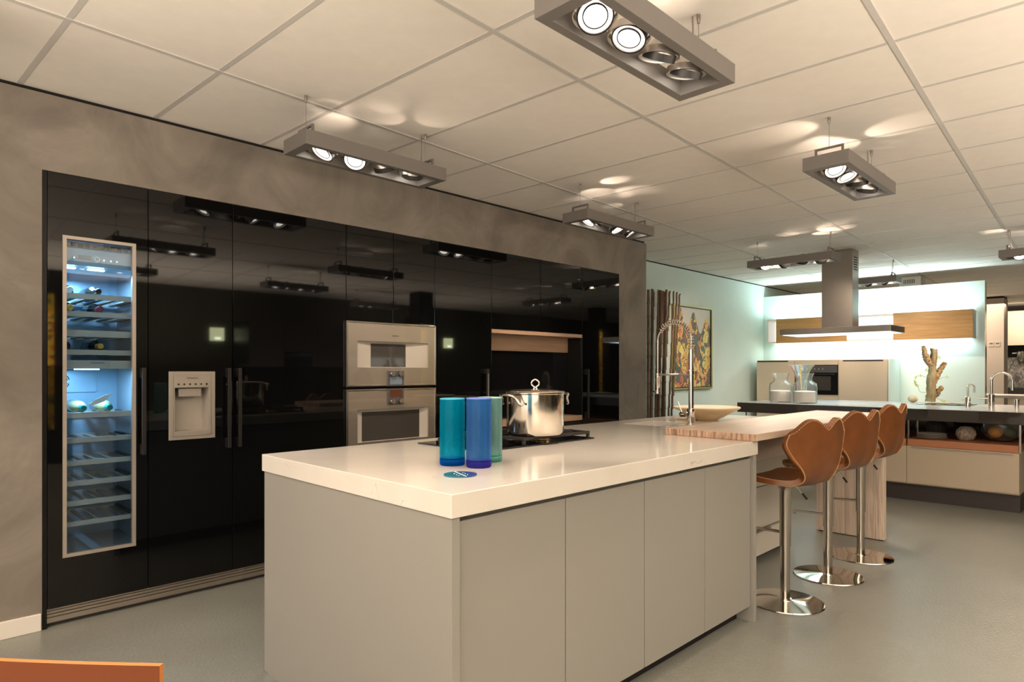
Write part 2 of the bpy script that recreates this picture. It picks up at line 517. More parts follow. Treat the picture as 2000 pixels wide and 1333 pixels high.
def arc(c, r, a0, a1, n, e1, e2):
    c, e1, e2 = Vector(c), Vector(e1), Vector(e2)
    return [c + r * (math.cos(a0 + (a1 - a0) * i / n) * e1 + math.sin(a0 + (a1 - a0) * i / n) * e2) for i in range(n + 1)]

def catmull(P, n):
    out = []
    Q = [P[0]] + list(P) + [P[-1]]
    segs = len(P) - 1
    for k in range(n + 1):
        s = min(k / n * segs, segs - 1e-9); i = int(s); t = s - i
        a, b, c, d = (Vector(q) for q in Q[i:i + 4])
        out.append(0.5 * ((2 * b) + (c - a) * t + (2 * a - 5 * b + 4 * c - d) * t * t + (3 * b - a - 3 * c + d) * t ** 3))
    return out

# ------------------------------------------------------------------ room shell
CEIL = 2.689
YW = 3.905         # front of the black cabinet wall
YM = 4.54          # mint wall
XE, XN = 19.0, -3.0
YS = -3.5
struct(MB().box(XN, XE, YS - 3.5, YM + .1, -0.1, 0.0).build('floor', M['floor']))

# ceiling: slab, main runners and cross tees, every tile a piece
ceil = struct(MB().box(XN, XE, YS - 3.5, YM + .1, CEIL + .03, CEIL + .12).build('ceiling', M['tile']))
TH = math.radians(2.976)
GX0, GY0, SX, SY = .7165, 4.229, .6, 1.2
def gpt(gx, gy, z):
    return Vector((gx * math.cos(TH) - gy * math.sin(TH), gx * math.sin(TH) + gy * math.cos(TH), z))
rz = Matrix.Rotation(TH, 3, 'Z')
tile_mb = MB()
hw, hl = SX / 2 - .0085, SY / 2 - .0085
tile_mb.box(-hw, hw, -hl, hl, 0.0, 0.016)
tile_me = tile_mb.mesh('tile', M['tile'])
I0, I1, J0, J1 = -4, 28, -1, 8
for i in range(I0, I1):
    for j in range(J0, J1):
        if j > 5 and i > 17:
            continue
        p = gpt(GX0 + (i + .5) * SX, GY0 - (j + .5) * SY, CEIL + .004)
        if p.y > YM + .55 or (p.y > YW + .62 and p.x < 5.4):
            continue
        o = link('tile', tile_me, ceil)
        o.location = p
        o.rotation_euler = (0, 0, TH)
for i in range(I0, I1 + 1):
    b = MB()
    for j in range(J0, J1):
        c = gpt(GX0 + i * SX, GY0 - (j + .5) * SY, CEIL + .012)
        if c.y > YM + .55: continue
        b.obox(c, (.012, SY / 2 - .012, .010), rz)
    b.build('cross_tee', M['grid'], ceil)
for j in range(J0, J1 + 1):
    b = MB()
    c = gpt(GX0 + .5 * (I0 + I1) * SX, GY0 - j * SY, CEIL + .011)
    b.obox(c, ((I1 - I0) * SX / 2, .012, .011), rz)
    b.build('main_runner', M['grid'], ceil)

# plaster wall with the opening for the cabinets, a pier at its right end
WT = 2.672
b = MB()
b.cells([XN, .603, 5.472, 5.97], [0, 2.290, WT], lambda x, z: not (.603 < x < 5.472 and z < 2.29), YW, YW + .62, 'Y')
wl = struct(b.build('wall_left', M['plaster']))
struct(MB().box(XN, 5.955, YW + .014, YW + .5, WT, CEIL + .003).build('shadow_line_1', M['shadow_gap']))  # black strip painted as the shadow line between wall and ceiling
struct(MB().box(XN, .598, YW - .014, YW + .001, 0, .085).build('baseboard_left', M['white'], bevel=.003))
struct(MB().box(XN, .59, YW + .62, YM + .1, 0, CEIL + .02).build('wall_behind', M['plaster']))
# mint wall in the recess behind the pier
struct(MB().box(5.3, XE, YM, YM + .1, 0, WT + .004).build('wall_recess', M['mint_wall']))
struct(MB().box(5.97, XE, YM + .004, YM + .06, WT + .004, CEIL + .003).build('shadow_line_2', M['shadow_gap']))  # same painted shadow line above the recess wall
# rest of the showroom (seen in reflections)
struct(MB().box(2.6, XE, YS - .1, YS, 0, CEIL + .02).build('wall_right', M['olive']))
struct(MB().box(XN, 2.6, YS - 3.5, YS - 3.4, 0, CEIL + .02).build('wall_rear', M['olive']))
struct(MB().box(XN - .1, XN, YS - 3.5, YM + .1, 0, CEIL + .02).build('wall_near', M['grey_wall']))
struct(MB().box(XE, XE + .1, YS - .1, YM + .1, 0, CEIL + .02).build('wall_far', M['grey_wall']))

# ------------------------------------------------------------------ tall black cabinet wall
ZB, ZT = .095, 2.286       # doors
DY0, DY1 = YW - .002, YW + .020
GAP = .002
SEAM = [.623, 1.078, 1.535, 2.300, 3.065, 3.663, 4.864, 5.468]
def carcass(par, x0, x1, z0=.10, z1=2.286, depth=.58, y0=.024):
    return MB().box(x0 + .002, x1 - .002, YW + y0, YW + depth, z0, z1).build('carcass', M['black_frame'], par)
def door(par, x0, x1, z0=ZB, z1=ZT, name='door'):
    return MB().box(x0 + GAP, x1 - GAP, DY0, DY1, z0, z1).build(name, M['black_gloss'], par, bevel=.0015)
def bar_handle(par, x, z0, z1):
    b = MB()
    b.box(x - .010, x + .010, YW - .052, YW - .036, z0, z1)
    b.box(x - .009, x + .009, YW - .040, YW - .0015, z0 + .002, z0 + .055)
    b.box(x - .009, x + .009, YW - .040, YW - .0015, z1 - .055, z1 - .002)
    return b.build('handle', M['handle'], par, bevel=.002)

# aluminium plinth with vents
t = thing('cabinet_plinth', 'brushed metal plinth with long slots under the black cabinets', 'plinth', (.63, YW, 0))
for z0, z1 in ((.004, .018), (.022, .047), (.051, .064), (.068, .0795), (.083, .0925)):
    dy = .035 if z0 < .02 else .012
    MB().box(.624, 5.468, YW + dy, YW + dy + .012, z0, z1).build('slat', M['plinth'] if z0 > .02 else M['dark_plinth'], t)
MB().box(.624, 5.468, YW + .05, YW + .06, 0, .093).build('back_board', M['shadow_gap'], t)
MB().box(1.600, 1.603, YW + .0105, YW + .013, .022, .0925).build('joint', M['chrome'], t)

# --- wine fridge
wf = thing('wine_fridge', 'tall black wine fridge with a long lit glass window and shelves', 'fridge', (.85, YW, 0))
X0, X1 = SEAM[0], SEAM[1]
fx0, fx1, fz0, fz1 = .687, 1.018, .340, 1.977
b = MB(); b.cells([X0 + GAP, fx0, fx1, X1 - GAP], [ZB, fz0, fz1, ZT], lambda x, z: not (fx0 < x < fx1 and fz0 < z < fz1), DY0, DY1, 'Y')
b.build('door', M['black_gloss'], wf)
b = MB(); b.cells([fx0, fx0 + .0175, fx1 - .0175, fx1], [fz0, fz0 + .0165, fz1 - .0165, fz1], lambda x, z: not (fx0 + .018 < x < fx1 - .018 and fz0 + .017 < z < fz1 - .017), YW - .006, YW + .022, 'Y')
b.build('window_frame', M['panel_alu'], wf)
MB().box(fx0 + .0175, fx1 - .0175, YW + .010, YW + .012, fz0 + .0165, fz1 - .0165).build('glass_pane', M['pane'], wf)
# liner: back, sides, top, bottom
ix0, ix1, iy0, iy1, iz0, iz1 = .655, 1.046, YW + .026, YW + .50, .335, 1.985
MB().box(ix0, ix1, iy1, iy1 + .02, iz0, iz1).build('back_liner', M['fridge_in'], wf)
MB().box(ix0 - .02, ix0, iy0, iy1, iz0, iz1).build('side_liner', M['fridge_in'], wf)
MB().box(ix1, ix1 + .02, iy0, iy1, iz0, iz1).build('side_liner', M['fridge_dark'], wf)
MB().box(ix0 - .02, ix1 + .02, iy0, iy1, iz1, iz1 + .02).build('top_liner', M['fridge_in'], wf)
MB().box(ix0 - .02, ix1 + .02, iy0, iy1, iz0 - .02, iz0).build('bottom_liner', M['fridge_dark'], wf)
# control panel with its sloping top grille
cp = MB().prism([(YW + .05, 1.925), (YW + .05, 1.838), (YW + .20, 1.812), (YW + .20, 1.965), (YW + .10, 1.965)], 'X', ix0, ix1 - .012).build('control_panel', M['fridge_in'], wf)
for k in range(11):
    xx = ix0 + .02 + k * .030
    MB().obox((xx + .012, YW + .073, 1.946), (.011, .0022, .018), Matrix.Rotation(math.radians(-52), 3, 'X')).build('vent_slot', M['handle'], cp)
MB().box(.763, .823, YW + .048, YW + .0505, 1.868, 1.893).build('display', M['display'], cp)
for xx in (.746, .880, .912, .940):
    MB().lathe([(0, 0), (.0045, 0), (.0045, .002), (0, .002)], (xx, YW + .0505, 1.876), 14, Matrix.Rotation(PI / 2, 3, 'X')).build('button', M['chrome'], cp)
MB().tube(arc((.848, YW + .049, 1.879), .011, 0, 2 * PI, 24, (1, 0, 0), (0, 0, 1))[:-1], .0015, 6, True).build('dial_ring', M['chrome'], cp)
for xa, xb in ((.70, .755), (.81, .885)):
    MB().box(xa, xb, YW + .055, YW + .085, 1.820, 1.826).build('led_bar', M['fridge_led'], wf)
# divider between the two compartments
dv = MB().box(ix0, ix1, YW + .045, YW + .48, 1.300, 1.3435).build('divider', M['shelf_steel'], wf)
lettering('GAGGENAU', .011, dv, Vector((.85, YW + .0445, 1.331)) - abs_loc(dv), (1, 0, 0), (0, 0, 1), M['ink'])
MB().box(.76, .87, YW + .10, YW + .13, 1.2935, 1.2995).build('led_bar', M['fridge_led'], wf)
# fan plate
fp = MB().box(ix0 + .004, ix0 + .283, iy1 - .012, iy1 - .002, 1.165, 1.290).build('fan_plate', M['fridge_in'], wf)
for r in (.017, .027, .037, .046):
    for q in range(4):
        a = q * PI / 2 + .2
        MB().tube(arc((ix0 + .105, iy1 - .0125, 1.228), r, a, a + 1.1, 8, (1, 0, 0), (0, 0, 1)), .0025, 5).build('fan_slot', M['ink'], fp)
# shelves
def wine_shelf(z0, z1, yf, slats):
    s = MB().box(ix0 + .004, ix1 - .022, yf, yf + .012, z0, z1).build('shelf', M['shelf_steel'], wf)
    zs = z0 + .004
    for k in range(slats):
        xx = ix0 + .035 + k * (.315 / (slats - 1))
        MB().obox((xx + .0, YW + .26, zs + .003), (.013, .20, .003), Matrix.Rotation(math.radians(0), 3, 'Z')).build('slat', M['shelf_wood'], s)
    MB().box(ix0 + .004, ix1 - .022, YW + .452, YW + .462, z0, z0 + .016).build('back_rail', M['shelf_steel'], s)
    MB().box(ix1 - .022, ix1 - .002, yf + .004, YW + .46, z0 + .006, z0 + .018).build('side_rail', M['handle'], s)
    return s
SH = {'a': (1.665, 1.693), 'b': (1.572, 1.599), 'c': (1.467, 1.501), 'd': (1.372, 1.399),
      'f': (1.043, 1.072), 'g': (.914, .940), 'h': (.796, .822), 'i': (.690, .717), 'j': (.587, .614), 'k': (.482, .506)}
for k, (a, c) in SH.items():
    wine_shelf(a, c, YW + .05, 6)
MB().box(ix0, ix1, YW + .04, YW + .46, iz0, iz0 + .012).build('floor_tray', M['fridge_dark'], wf)
MB().box(.604, .622, YW - .004, YW + .6, 0, 2.288).build('side_panel', M['black_frame'], wf)
carc = MB(); carc.cells([X0 + .002, ix0 - .021, ix1 + .021, X1 - .002], [.10, iz0 - .021, iz1 + .021, ZT], lambda x, z: not (ix0 - .02 < x < ix1 + .02 and iz0 - .02 < z < iz1 + .02), YW + .0215, YW + .53, 'Y')
carc.build('carcass', M['black_frame'], wf)
bar_handle(wf, 1.046, .833, 1.305)
area('fridge_light', (.80, YW + .20, 1.808), (0, 0, 0), .22, .12, 10.0, (.42, .74, 1.0), wf)
area('fridge_light', (.81, YW + .14, 1.292), (0, 0, 0), .14, .05, 8.0, (.42, .74, 1.0), wf)

# bottles lying in the fridge, necks to the front
def bottle(x, z, bm_, cm_, label, group, neck=.30, yb=.47, tag_leaf=None):
    t = thing('wine_bottle', label, 'bottle', (x, YW + .08, z), 0, group)
    rot = Matrix.Rotation(-PI / 2, 3, 'X')   # local z -> +y
    MB().lathe([(0, .30), (.034, .298), (.0365, .29), (.0365, .118), (.033, .098), (.017, .070), (.0145, .055), (.0145, .03)], (x, YW + .08, z + .037), 20, rot).build('glass_body', bm_, t, 50)
    MB().lathe([(.0155, .062), (.0155, .004), (.014, 0), (0, 0)], (x, YW + .08, z + .037), 16, rot).build('foil_cap', cm_, t, 50)
    if tag_leaf:
        s = tag_leaf
        y0 = YW + .075
        b = MB()
        pts = [(-.005, 0), (.03, .004), (.075, .022), (.112, .062), (.07, .052), (.03, .030)]
        b.prism([(x + s * px + .02 * s, z + .05 + pz) for px, pz in pts], 'Y', y0, y0 + .0012)
        b.build('neck_tag', M['paper'], t)
    return t
zt = lambda k: SH[k][0] + .011
bottle(.735, zt('a'), M['bottle_dark'], M['cap_white'], 'dark bottle with a pale cap, left on the top fridge shelf', None)
bottle(.862, zt('a'), M['bottle_dark'], M['bottle_dark'], 'dark bottle with a black cap, right on the top fridge shelf', None)
bottle(.735, zt('b'), M['bottle_dark'], M['cap_gold'], 'dark bottle with a gold cap on the second fridge shelf', None)
bottle(.870, zt('b'), M['bottle_dark'], M['cap_red'], 'dark bottle with a dark red cap on the second fridge shelf', None)
bottle(.722, zt('d'), M['bottle_dark'], M['bottle_dark'], 'black bottle with no bright cap just above the fridge divider', None)
bottle(.872, zt('d'), M['bottle_dark'], M['cap_gold'], 'black bottle with a gold cap just above the fridge divider', None)
bottle(.690, zt('f'), M['bottle_clear'], M['cap_green'], 'white wine bottle with a green cap, cut off by the left fridge frame', None)
bottle(.795, zt('f'), M['bottle_clear'], M['cap_green'], 'white wine bottle with a green cap and a long white tag, middle of three', None, tag_leaf=1)
bottle(.915, zt('f'), M['bottle_clear'], M['cap_green'], 'white wine bottle with a green cap at the right end of its fridge shelf', None)
bottle(.685, zt('i'), M['bottle_green'], M['bottle_green'], 'dark green bottle at the left edge of a low fridge shelf', None)

# --- fridge with ice dispenser
fr = thing('dispenser_fridge', 'black gloss tall fridge with a beige metal water dispenser set in its door', 'fridge', (1.305, YW, 0))
dx0, dx1, dz0, dz1 = 1.181, 1.432, .897, 1.285
qx0, qx1, qz0, qz1 = 1.213, 1.395, .945, 1.192
b = MB(); b.cells([SEAM[1] + GAP, dx0 + .01, dx1 - .01, SEAM[2] - GAP], [ZB, dz0 + .01, dz1 - .01, ZT], lambda x, z: not (dx0 < x < dx1 and dz0 < z < dz1), DY0, DY1, 'Y')
b.build('door', M['black_gloss'], fr)
b = MB(); b.cells([dx0, qx0, qx1, dx1], [dz0, qz0, qz1, dz1], lambda x, z: not (qx0 < x < qx1 and qz0 < z < qz1), YW - .008, YW + .002, 'Y')
dp = b.build('dispenser_panel', M['panel_alu'], fr, bevel=.0015)
b = MB(); b.cells([dx0 + .022, dx0 + .024, dx1 - .024, dx1 - .022], [dz0 + .018, dz0 + .020, dz1 - .024, dz1 - .022], lambda x, z: not (dx0 + .024 < x < dx1 - .024 and dz0 + .020 < z < dz1 - .024), YW - .0088, YW - .007, 'Y')
b.build('panel_groove', M['steel_brushed'], dp)
for k in range(6):
    xx = 1.231 + k * .0305
    MB().lathe([(0, 0), (.0058, 0), (.0058, .002), (0, .002)], (xx, YW - .008, 1.212), 14, Matrix.Rotation(PI / 2, 3, 'X')).build('button', M['chrome'], dp)
lettering('GAGGENAU', .011, dp, Vector((1.306, YW - .0083, 1.247)) - abs_loc(dp), (1, 0, 0), (0, 0, 1), M['ink'])
b = MB()
b.box(qx0 - .004, qx0, YW, YW + .09, qz0, qz1); b.box(qx1, qx1 + .004, YW, YW + .09, qz0, qz1)
b.box(qx0, qx1, YW + .09, YW + .094, qz0, qz1); b.box(qx0, qx1, YW, YW + .09, qz1, qz1 + .004); b.box(qx0, qx1, YW, YW + .09, qz0 - .004, qz0)
b.build('dispenser_niche', M['recess'], fr)
MB().prism([(YW + .012, qz1 - .006), (YW + .012, qz1 - .05), (YW + .05, qz1 - .05), (YW + .07, qz1 - .006)], 'X', qx0 + .025, qx1 - .035).build('spout', M['panel_alu'], fr)
carcass(fr, SEAM[1], SEAM[2], y0=.10)
bar_handle(fr, 1.500, .833, 1.305)

# --- larder cabinet, black, 76 cm
ld = thing('larder_cabinet', 'wide black gloss tall cabinet between the dispenser fridge and the ovens', 'cabinet', (1.92, YW, 0))
carcass(ld, SEAM[2], SEAM[3]); door(ld, SEAM[2], SEAM[3]); bar_handle(ld, 1.562, .833, 1.305)

# --- oven housing
oh = thing('oven_cabinet', 'black tall cabinet with two upper doors, housing both ovens', 'cabinet', (2.68, YW, 0))
MB().box(SEAM[3] + .002, SEAM[4] - .002, YW + .03, YW + .58, .10, 2.286).build('carcass', M['black_frame'], oh)
door(oh, 2.300, 2.685, 1.638, ZT); door(oh, 2.685, 3.065, 1.638, ZT); door(oh, 2.300, 3.065, ZB, .690, 'drawer')
def knob(par, x, z, y):
    k = MB().lathe([(0, 0), (.017, 0), (.0195, .004), (.0195, .020), (.018, .022), (0, .022)], (x, y, z), 28, Matrix.Rotation(PI / 2, 3, 'X')).build('knob', M['steel'], par, 40)
def oven(name, label, z0, z1, upper):
    t = thing(name, label, 'oven', (2.68, YW, z0))
    x0, x1 = 2.290, 3.058
    yf = YW - .022
    fr_ = MB(); fr_.cells([x0, x0 + .012, x1 - .012, x1], [z0, z0 + .012, z1 - .012, z1], lambda x, z: not (x0 + .012 < x < x1 - .012 and z0 + .012 < z < z1 - .012), yf - .004, yf + .016, 'Y')
    fr_.build('door_frame', M['steel'], t, bevel=.002)
    if upper:
        w = (2.376, 2.986, 1.312, 1.497); inn = (2.500, 2.800, 1.316, 1.482)
    else:
        w = (2.376, 2.986, .790, 1.018); inn = (2.428, 2.925, .792, .998)
    a = MB(); a.cells([x0 + .012, w[0], w[1], x1 - .012], [z0 + .012, w[2], w[3], z1 - .012], lambda x, z: not (w[0] < x < w[1] and w[2] < z < w[3]), yf, yf + .012, 'Y')
    a.build('glass_front', M['mirror_glass'], t)
    # sloping reveal round the window, then the window itself
    r = MB()
    O = [(w[0], yf + .012, w[2]), (w[1], yf + .012, w[2]), (w[1], yf + .012, w[3]), (w[0], yf + .012, w[3])]
    I = [(inn[0], yf + .030, inn[2]), (inn[1], yf + .030, inn[2]), (inn[1], yf + .030, inn[3]), (inn[0], yf + .030, inn[3])]
    for k in range(4):
        r.quad(O[k], O[(k + 1) % 4], I[(k + 1) % 4], I[k])
    r.build('window_reveal', M['recess'], t)
    MB().box(inn[0], inn[1], yf + .030, yf + .034, inn[2], inn[3]).build('window', M['oven_glass'], t)
    mz0, mz1 = (z0, 1.291) if upper else (1.044, z1)
    md = MB().box(2.619, 2.756, yf - .010, yf + .006, mz0, mz1).build('control_module', M['module'], t, bevel=.002)
    if upper:
        MB().box(2.636, 2.739, yf - .0115, yf - .010, mz0 + .012, mz0 + .066).build('display', M['display'], md)
        kz = 1.267
        lettering('GAGGENAU', .010, t, Vector((2.69, yf - .0004, 1.540)) - abs_loc(t), (1, 0, 0), (0, 0, 1), M['ink'])
    else:
        MB().box(2.636, 2.739, yf - .0115, yf - .010, 1.100, 1.152).build('display', M['display_brown'], md)
        kz = 1.070
    for xx in (2.651, 2.724):
        knob(md, xx, kz, yf - .010)
    MB().box(x0 + .02, x1 - .02, yf + .035, YW + .4, z0 + .01, z1 - .01).build('oven_body', M['handle'], t)
    return t
oven('steam_oven', 'upper built-in oven, silver glass door with a small dark window and two knobs', 1.178, 1.632, True)
oven('oven', 'lower built-in oven, silver glass door with a wide dark window', .700, 1.160, False)

# --- 60 cm tall unit with handle
ta = thing('tall_cabinet', 'black gloss tall cabinet just right of the ovens, handle at its right edge', 'cabinet', (3.36, YW, 0))
carcass(ta, SEAM[4], SEAM[5]); door(ta, SEAM[4], SEAM[5]); 
b = MB(); b.box(3.568, 3.598, YW - .048, YW - .036, .833, 1.304); b.box(3.570, 3.596, YW - .04, YW - .0015, .835, .87); b.box(3.570, 3.596, YW - .04, YW - .0015, 1.265, 1.302)
b.build('handle', M['handle'], ta, bevel=.002)
MB().box(3.577, 3.589, YW - .0495, YW - .048, .86, 1.265).build('handle_inlay', M['frame'], ta)

# --- niche unit
ni = thing('niche_cabinet', 'black wall unit with an oak-lined open niche under two doors', 'cabinet', (4.26, YW, 0))
n0, n1 = SEAM[5], SEAM[6]
MB().box(n0 + .002, n1 - .002, YW + .024, YW + .58, 1.645, 2.286).build('carcass', M['black_frame'], ni)
door(ni, n0, 4.264, 1.642, ZT); door(ni, 4.264, n1, 1.642, ZT)
MB().box(n0 + .002, n1 - .001, YW - .001, YW + .175, 1.606, 1.638).build('oak_shelf', M['niche_wood'], ni)
MB().box(n0 + .002, n1 - .03, YW + .155, YW + .175, 1.466, 1.605).build('oak_fascia', M['niche_wood'], ni)
MB().box(n0 + .001, n1 - .001, YW + .176, YW + .186, .862, 1.605).build('glass_back', M['black_glass'], ni)
MB().box(n1 - .026, n1 - .001, YW + .001, YW + .175, .862, 1.605).build('side_cheek', M['black_frame'], ni)
MB().box(n0 + .002, n1 - .001, YW - .001, YW + .5, .815, .860).build('oak_counter', M['niche_wood'], ni)
MB().box(n0 + .002, n1 - .002, YW + .024, YW + .58, .10, .814).build('base_carcass', M['black_frame'], ni)
door(ni, n0, 4.264, ZB, .812, 'base_door'); door(ni, 4.264, n1, ZB, .812, 'base_door')

# --- last tall unit
tb = thing('tall_cabinet', 'black gloss tall cabinet at the right end, next to the plaster pier', 'cabinet', (5.17, YW, 0))
carcass(tb, SEAM[6], SEAM[7]); door(tb, SEAM[6], SEAM[7]); bar_handle(tb, 4.905, .833, 1.305)

# ------------------------------------------------------------------ island
WZ0, WZ1 = .858, .930
cb = thing('kitchen_island', 'greige island base with four handleless doors and a plain end panel', 'island', (2.2, 2.07, 0))
MB().box(1.230, 3.186, 1.482, 2.69, .085, .845).build('carcass', M['door_grey'], cb)
MB().box(1.196, 1.228, 1.444, 2.700, 0, WZ0 - .001).build('end_panel', M['door_grey'], cb, bevel=.0015)
MB().box(3.190, 3.222, 1.444, 2.30, 0, WZ0 - .001).build('end_panel', M['door_grey'], cb, bevel=.0015)
DX = [1.231, 1.727, 2.221, 2.717, 3.188]
for x0, x1 in zip(DX[:-1], DX[1:]):
    MB().box(x0 + .0025, x1 - .0025, 1.460, 1.481, .083, .840).build('door', M['door_grey'], cb, bevel=.0015)
MB().box(1.229, 3.189, 1.535, 1.55, .0, .0845).build('plinth', M['shadow_gap'], cb)
MB().box(1.229, 3.189, 1.482, 2.69, .846, WZ0 - .001).build('shadow_rail', M['shadow_gap'], cb)

b = MB()
SKX0, SKX1, SKY0, SKY1 = 3.60, 3.97, 2.255, 2.535
XWR = 4.95
b.cells([1.190, 3.226, SKX0, SKX1, XWR], [1.438, 1.885, SKY0, SKY1, 2.712],
        lambda x, y: (x < 3.226 or y > 1.885) and not (SKX0 < x < SKX1 and SKY0 < y < SKY1), WZ0, WZ1)
wt = b.build('worktop', M['quartz'], None, bevel=.0025)
tag(wt, 'thick glossy off-white stone worktop lying on the island', 'worktop')

sk = thing('sink', 'small square stainless sink let into the white worktop beside the tap', 'sink', (3.78, 2.39, .93))
b = MB()
d = .17
b.box(SKX0 - .012, SKX0 - .001, SKY0 - .012, SKY1 + .012, WZ0 - d, WZ0 - .001)
b.box(SKX1 + .001, SKX1 + .012, SKY0 - .012, SKY1 + .012, WZ0 - d, WZ0 - .001)
b.box(SKX0 - .001, SKX1 + .001, SKY0 - .012, SKY0 - .001, WZ0 - d, WZ0 - .001)
b.box(SKX0 - .001, SKX1 + .001, SKY1 + .001, SKY1 + .012, WZ0 - d, WZ0 - .001)
b.box(SKX0 - .012, SKX1 + .012, SKY0 - .012, SKY1 + .012, WZ0 - d - .01, WZ0 - d)
b.build('basin', M['basin'], sk)
MB().lathe([(0, .004), (.03, .004), (.035, 0)], (3.785, 2.395, WZ0 - d), 20).build('drain', M['chrome'], sk, 40)

du = thing('drawer_cabinet', 'pale greige drawer cabinet under the white worktop behind the bar stools', 'cabinet', (4.0, 2.2, 0))
MB().box(3.225, 4.715, 1.905, 2.69, .085, .80 - .12).build('carcass', M['door_grey'], du)
MB().box(3.225, 3.585, 1.905, 2.69, .681, .845).build('carcass_top', M['door_grey'], du)
MB().box(4.72, 4.752, 1.882, 2.700, .0, WZ0 - .001).build('end_panel', M['door_grey'], du, bevel=.0015)
MB().box(3.228, 4.716, 1.95, 2.6, 0, .084).build('plinth', M['shadow_gap'], du)  # black box stands for the shadow gap under the drawers
for z0, z1 in ((.04, .202), (.222, .500), (.506, .845)):
    dr = MB().box(3.228, 4.716, 1.884, 1.904, z0, z1).build('drawer', M['white'], du, bevel=.0015)
    if z0 < .1:
        MB().box(3.9, 4.40, 1.866, 1.884, z1 + .002, z1 + .010).build('handle', M['panel_alu'], du)

bb = thing('breakfast_bar', 'pale oak board lying across the island end on a broad ribbed oak leg', 'bar', (4.3, 1.68, 0))
PZ0, PZ1 = .9305, .967
pl = MB().box(3.158, 5.455, 1.418, 1.940, PZ0, PZ1).build('bar_top', M['bar_wood'], bb, bevel=.003)
pl.data.materials.append(M['end_grain'])
for f in pl.data.polygons:
    if abs(f.normal.x) > .9: f.material_index = 1
MB().box(5.398, 5.458, 1.436, 1.925, .008, PZ0 - .001).build('leg_panel', M['leg_wood'], bb, bevel=.002)
for yy in (1.46, 1.90):
    MB().lathe([(0, 0), (.015, 0), (.015, .009), (0, .009)], (5.428, yy, 0), 12).build('foot', M['ink'], bb)
MB().box(3.225, 5.396, 1.60, 1.64, .775, PZ0 - .001).build('rail', M['pier'], bb)
MB().box(3.225, 3.30, 1.43, 1.60, .905, PZ0 - .001).build('bracket', M['dark_plinth'], bb)

# hob set into the worktop
hb = thing('gas_hob', 'black glass hob with a cast iron pan support, set in the white worktop', 'hob', (2.3, 2.31, .93))
HX0, HX1, HY0, HY1 = 1.90, 2.70, 2.085, 2.555
MB().box(HX0, HX1, HY0, HY1, .9305, .937).build('glass_plate', M['black_glass'], hb, bevel=.0015)
def grate(x0, x1):
    g = MB(); z0, z1 = .957, .972; w = .015
    y0, y1 = HY0 + .015, HY1 - .015
    g.box(x0, x1, y0, y0 + w, z0, z1); g.box(x0, x1, y1 - w, y1, z0, z1)
    g.box(x0, x0 + w, y0 + w, y1 - w, z0, z1); g.box(x1 - w, x1, y0 + w, y1 - w, z0, z1)
    cx, cy = .5 * (x0 + x1), .5 * (y0 + y1)
    g.box(x0 + w, x1 - w, cy - w / 2, cy + w / 2, z0, z1)
    for yy in (.5 * (y0 + cy), .5 * (cy + y1)):
        g.box(x0 + w, cx - .03, yy - w / 2, yy + w / 2, z0, z1 + .004); g.box(cx + .03, x1 - w, yy - w / 2, yy + w / 2, z0, z1 + .004)
        g.box(cx - w / 2, cx + w / 2, yy + .03, yy + .09, z0, z1 + .004) ; g.box(cx - w / 2, cx + w / 2, yy - .09, yy - .03, z0, z1 + .004)
    for xx in (x0, x1 - w):
        for yy in (y0, cy - w / 2, y1 - w):
            g.box(xx, xx + w, yy, yy + w, .9375, z0)
    g.build('pan_support', M['iron'], hb, bevel=.002)
    for yy in (.5 * (y0 + cy), .5 * (cy + y1)):
        MB().lathe([(0, .018), (.026, .018), (.034, .014), (.036, .002), (.050, .0)], (cx, yy, .9375), 24).build('burner', M['brass'], hb, 40)
grate(2.18, 2.68)
for k in range(4):
    MB().lathe([(0, .022), (.014, .022), (.017, .018), (.017, 0)], (1.98 + 0 * k, 2.14 + .11 * k, .9375), 20).build('knob', M['handle'], hb, 40)

# pot
PX, PY, PZ = 2.335, 2.172, .9765
pt = thing('stock_pot', 'large polished steel stock pot with lid standing on the hob', 'pot', (PX, PY, PZ))
MB().lathe([(0, .0), (.132, .0), (.138, .006), (.142, .014), (.142, .197), (.147, .201), (.147, .205), (.139, .205), (.137, .02), (0, .018)], (PX, PY, PZ), 64).build('pot_body', M['pot_steel'], pt, 35)
MB().lathe([(.145, .2055), (.148, .209), (.145, .213), (.09, .219), (.03, .222), (0, .223)], (PX, PY, PZ), 64).build('lid', M['pot_steel'], pt, 50)
e1 = Vector((.7071, -.7071, 0))    # across the view
k0 = Vector((PX, PY, PZ + .222))
knobpts = [k0 + e1 * x * .8 + Vector((0, 0, z * .72)) for x, z in ((-.012, 0), (-.004, .012), (-.020, .026), (-.024, .042), (-.016, .056), (0, .066), (.016, .056), (.024, .042), (.020, .026), (.004, .012), (.012, 0))]
MB().tube(catmull(knobpts, 48), .0042, 10).build('lid_ring', M['chrome'], pt, 60)
def pot_handle(ang):
    out = Vector((math.cos(ang), math.sin(ang), 0)); sd = Vector((-out.y, out.x, 0))
    c = Vector((PX, PY, PZ))
    P = [c + out * r + sd * s + Vector((0, 0, z)) for r, s, z in ((.141, -.078, .150), (.156, -.072, .152), (.166, -.054, .176), (.188, -.040, .194), (.196, 0, .196), (.188, .040, .194), (.166, .054, .176), (.156, .072, .152), (.141, .078, .150))]
    MB().tube(catmull(P, 48), .0062, 10).build('pot_handle', M['chrome'], pt, 60)
pot_handle(math.radians(174)); pot_handle(math.radians(-6))

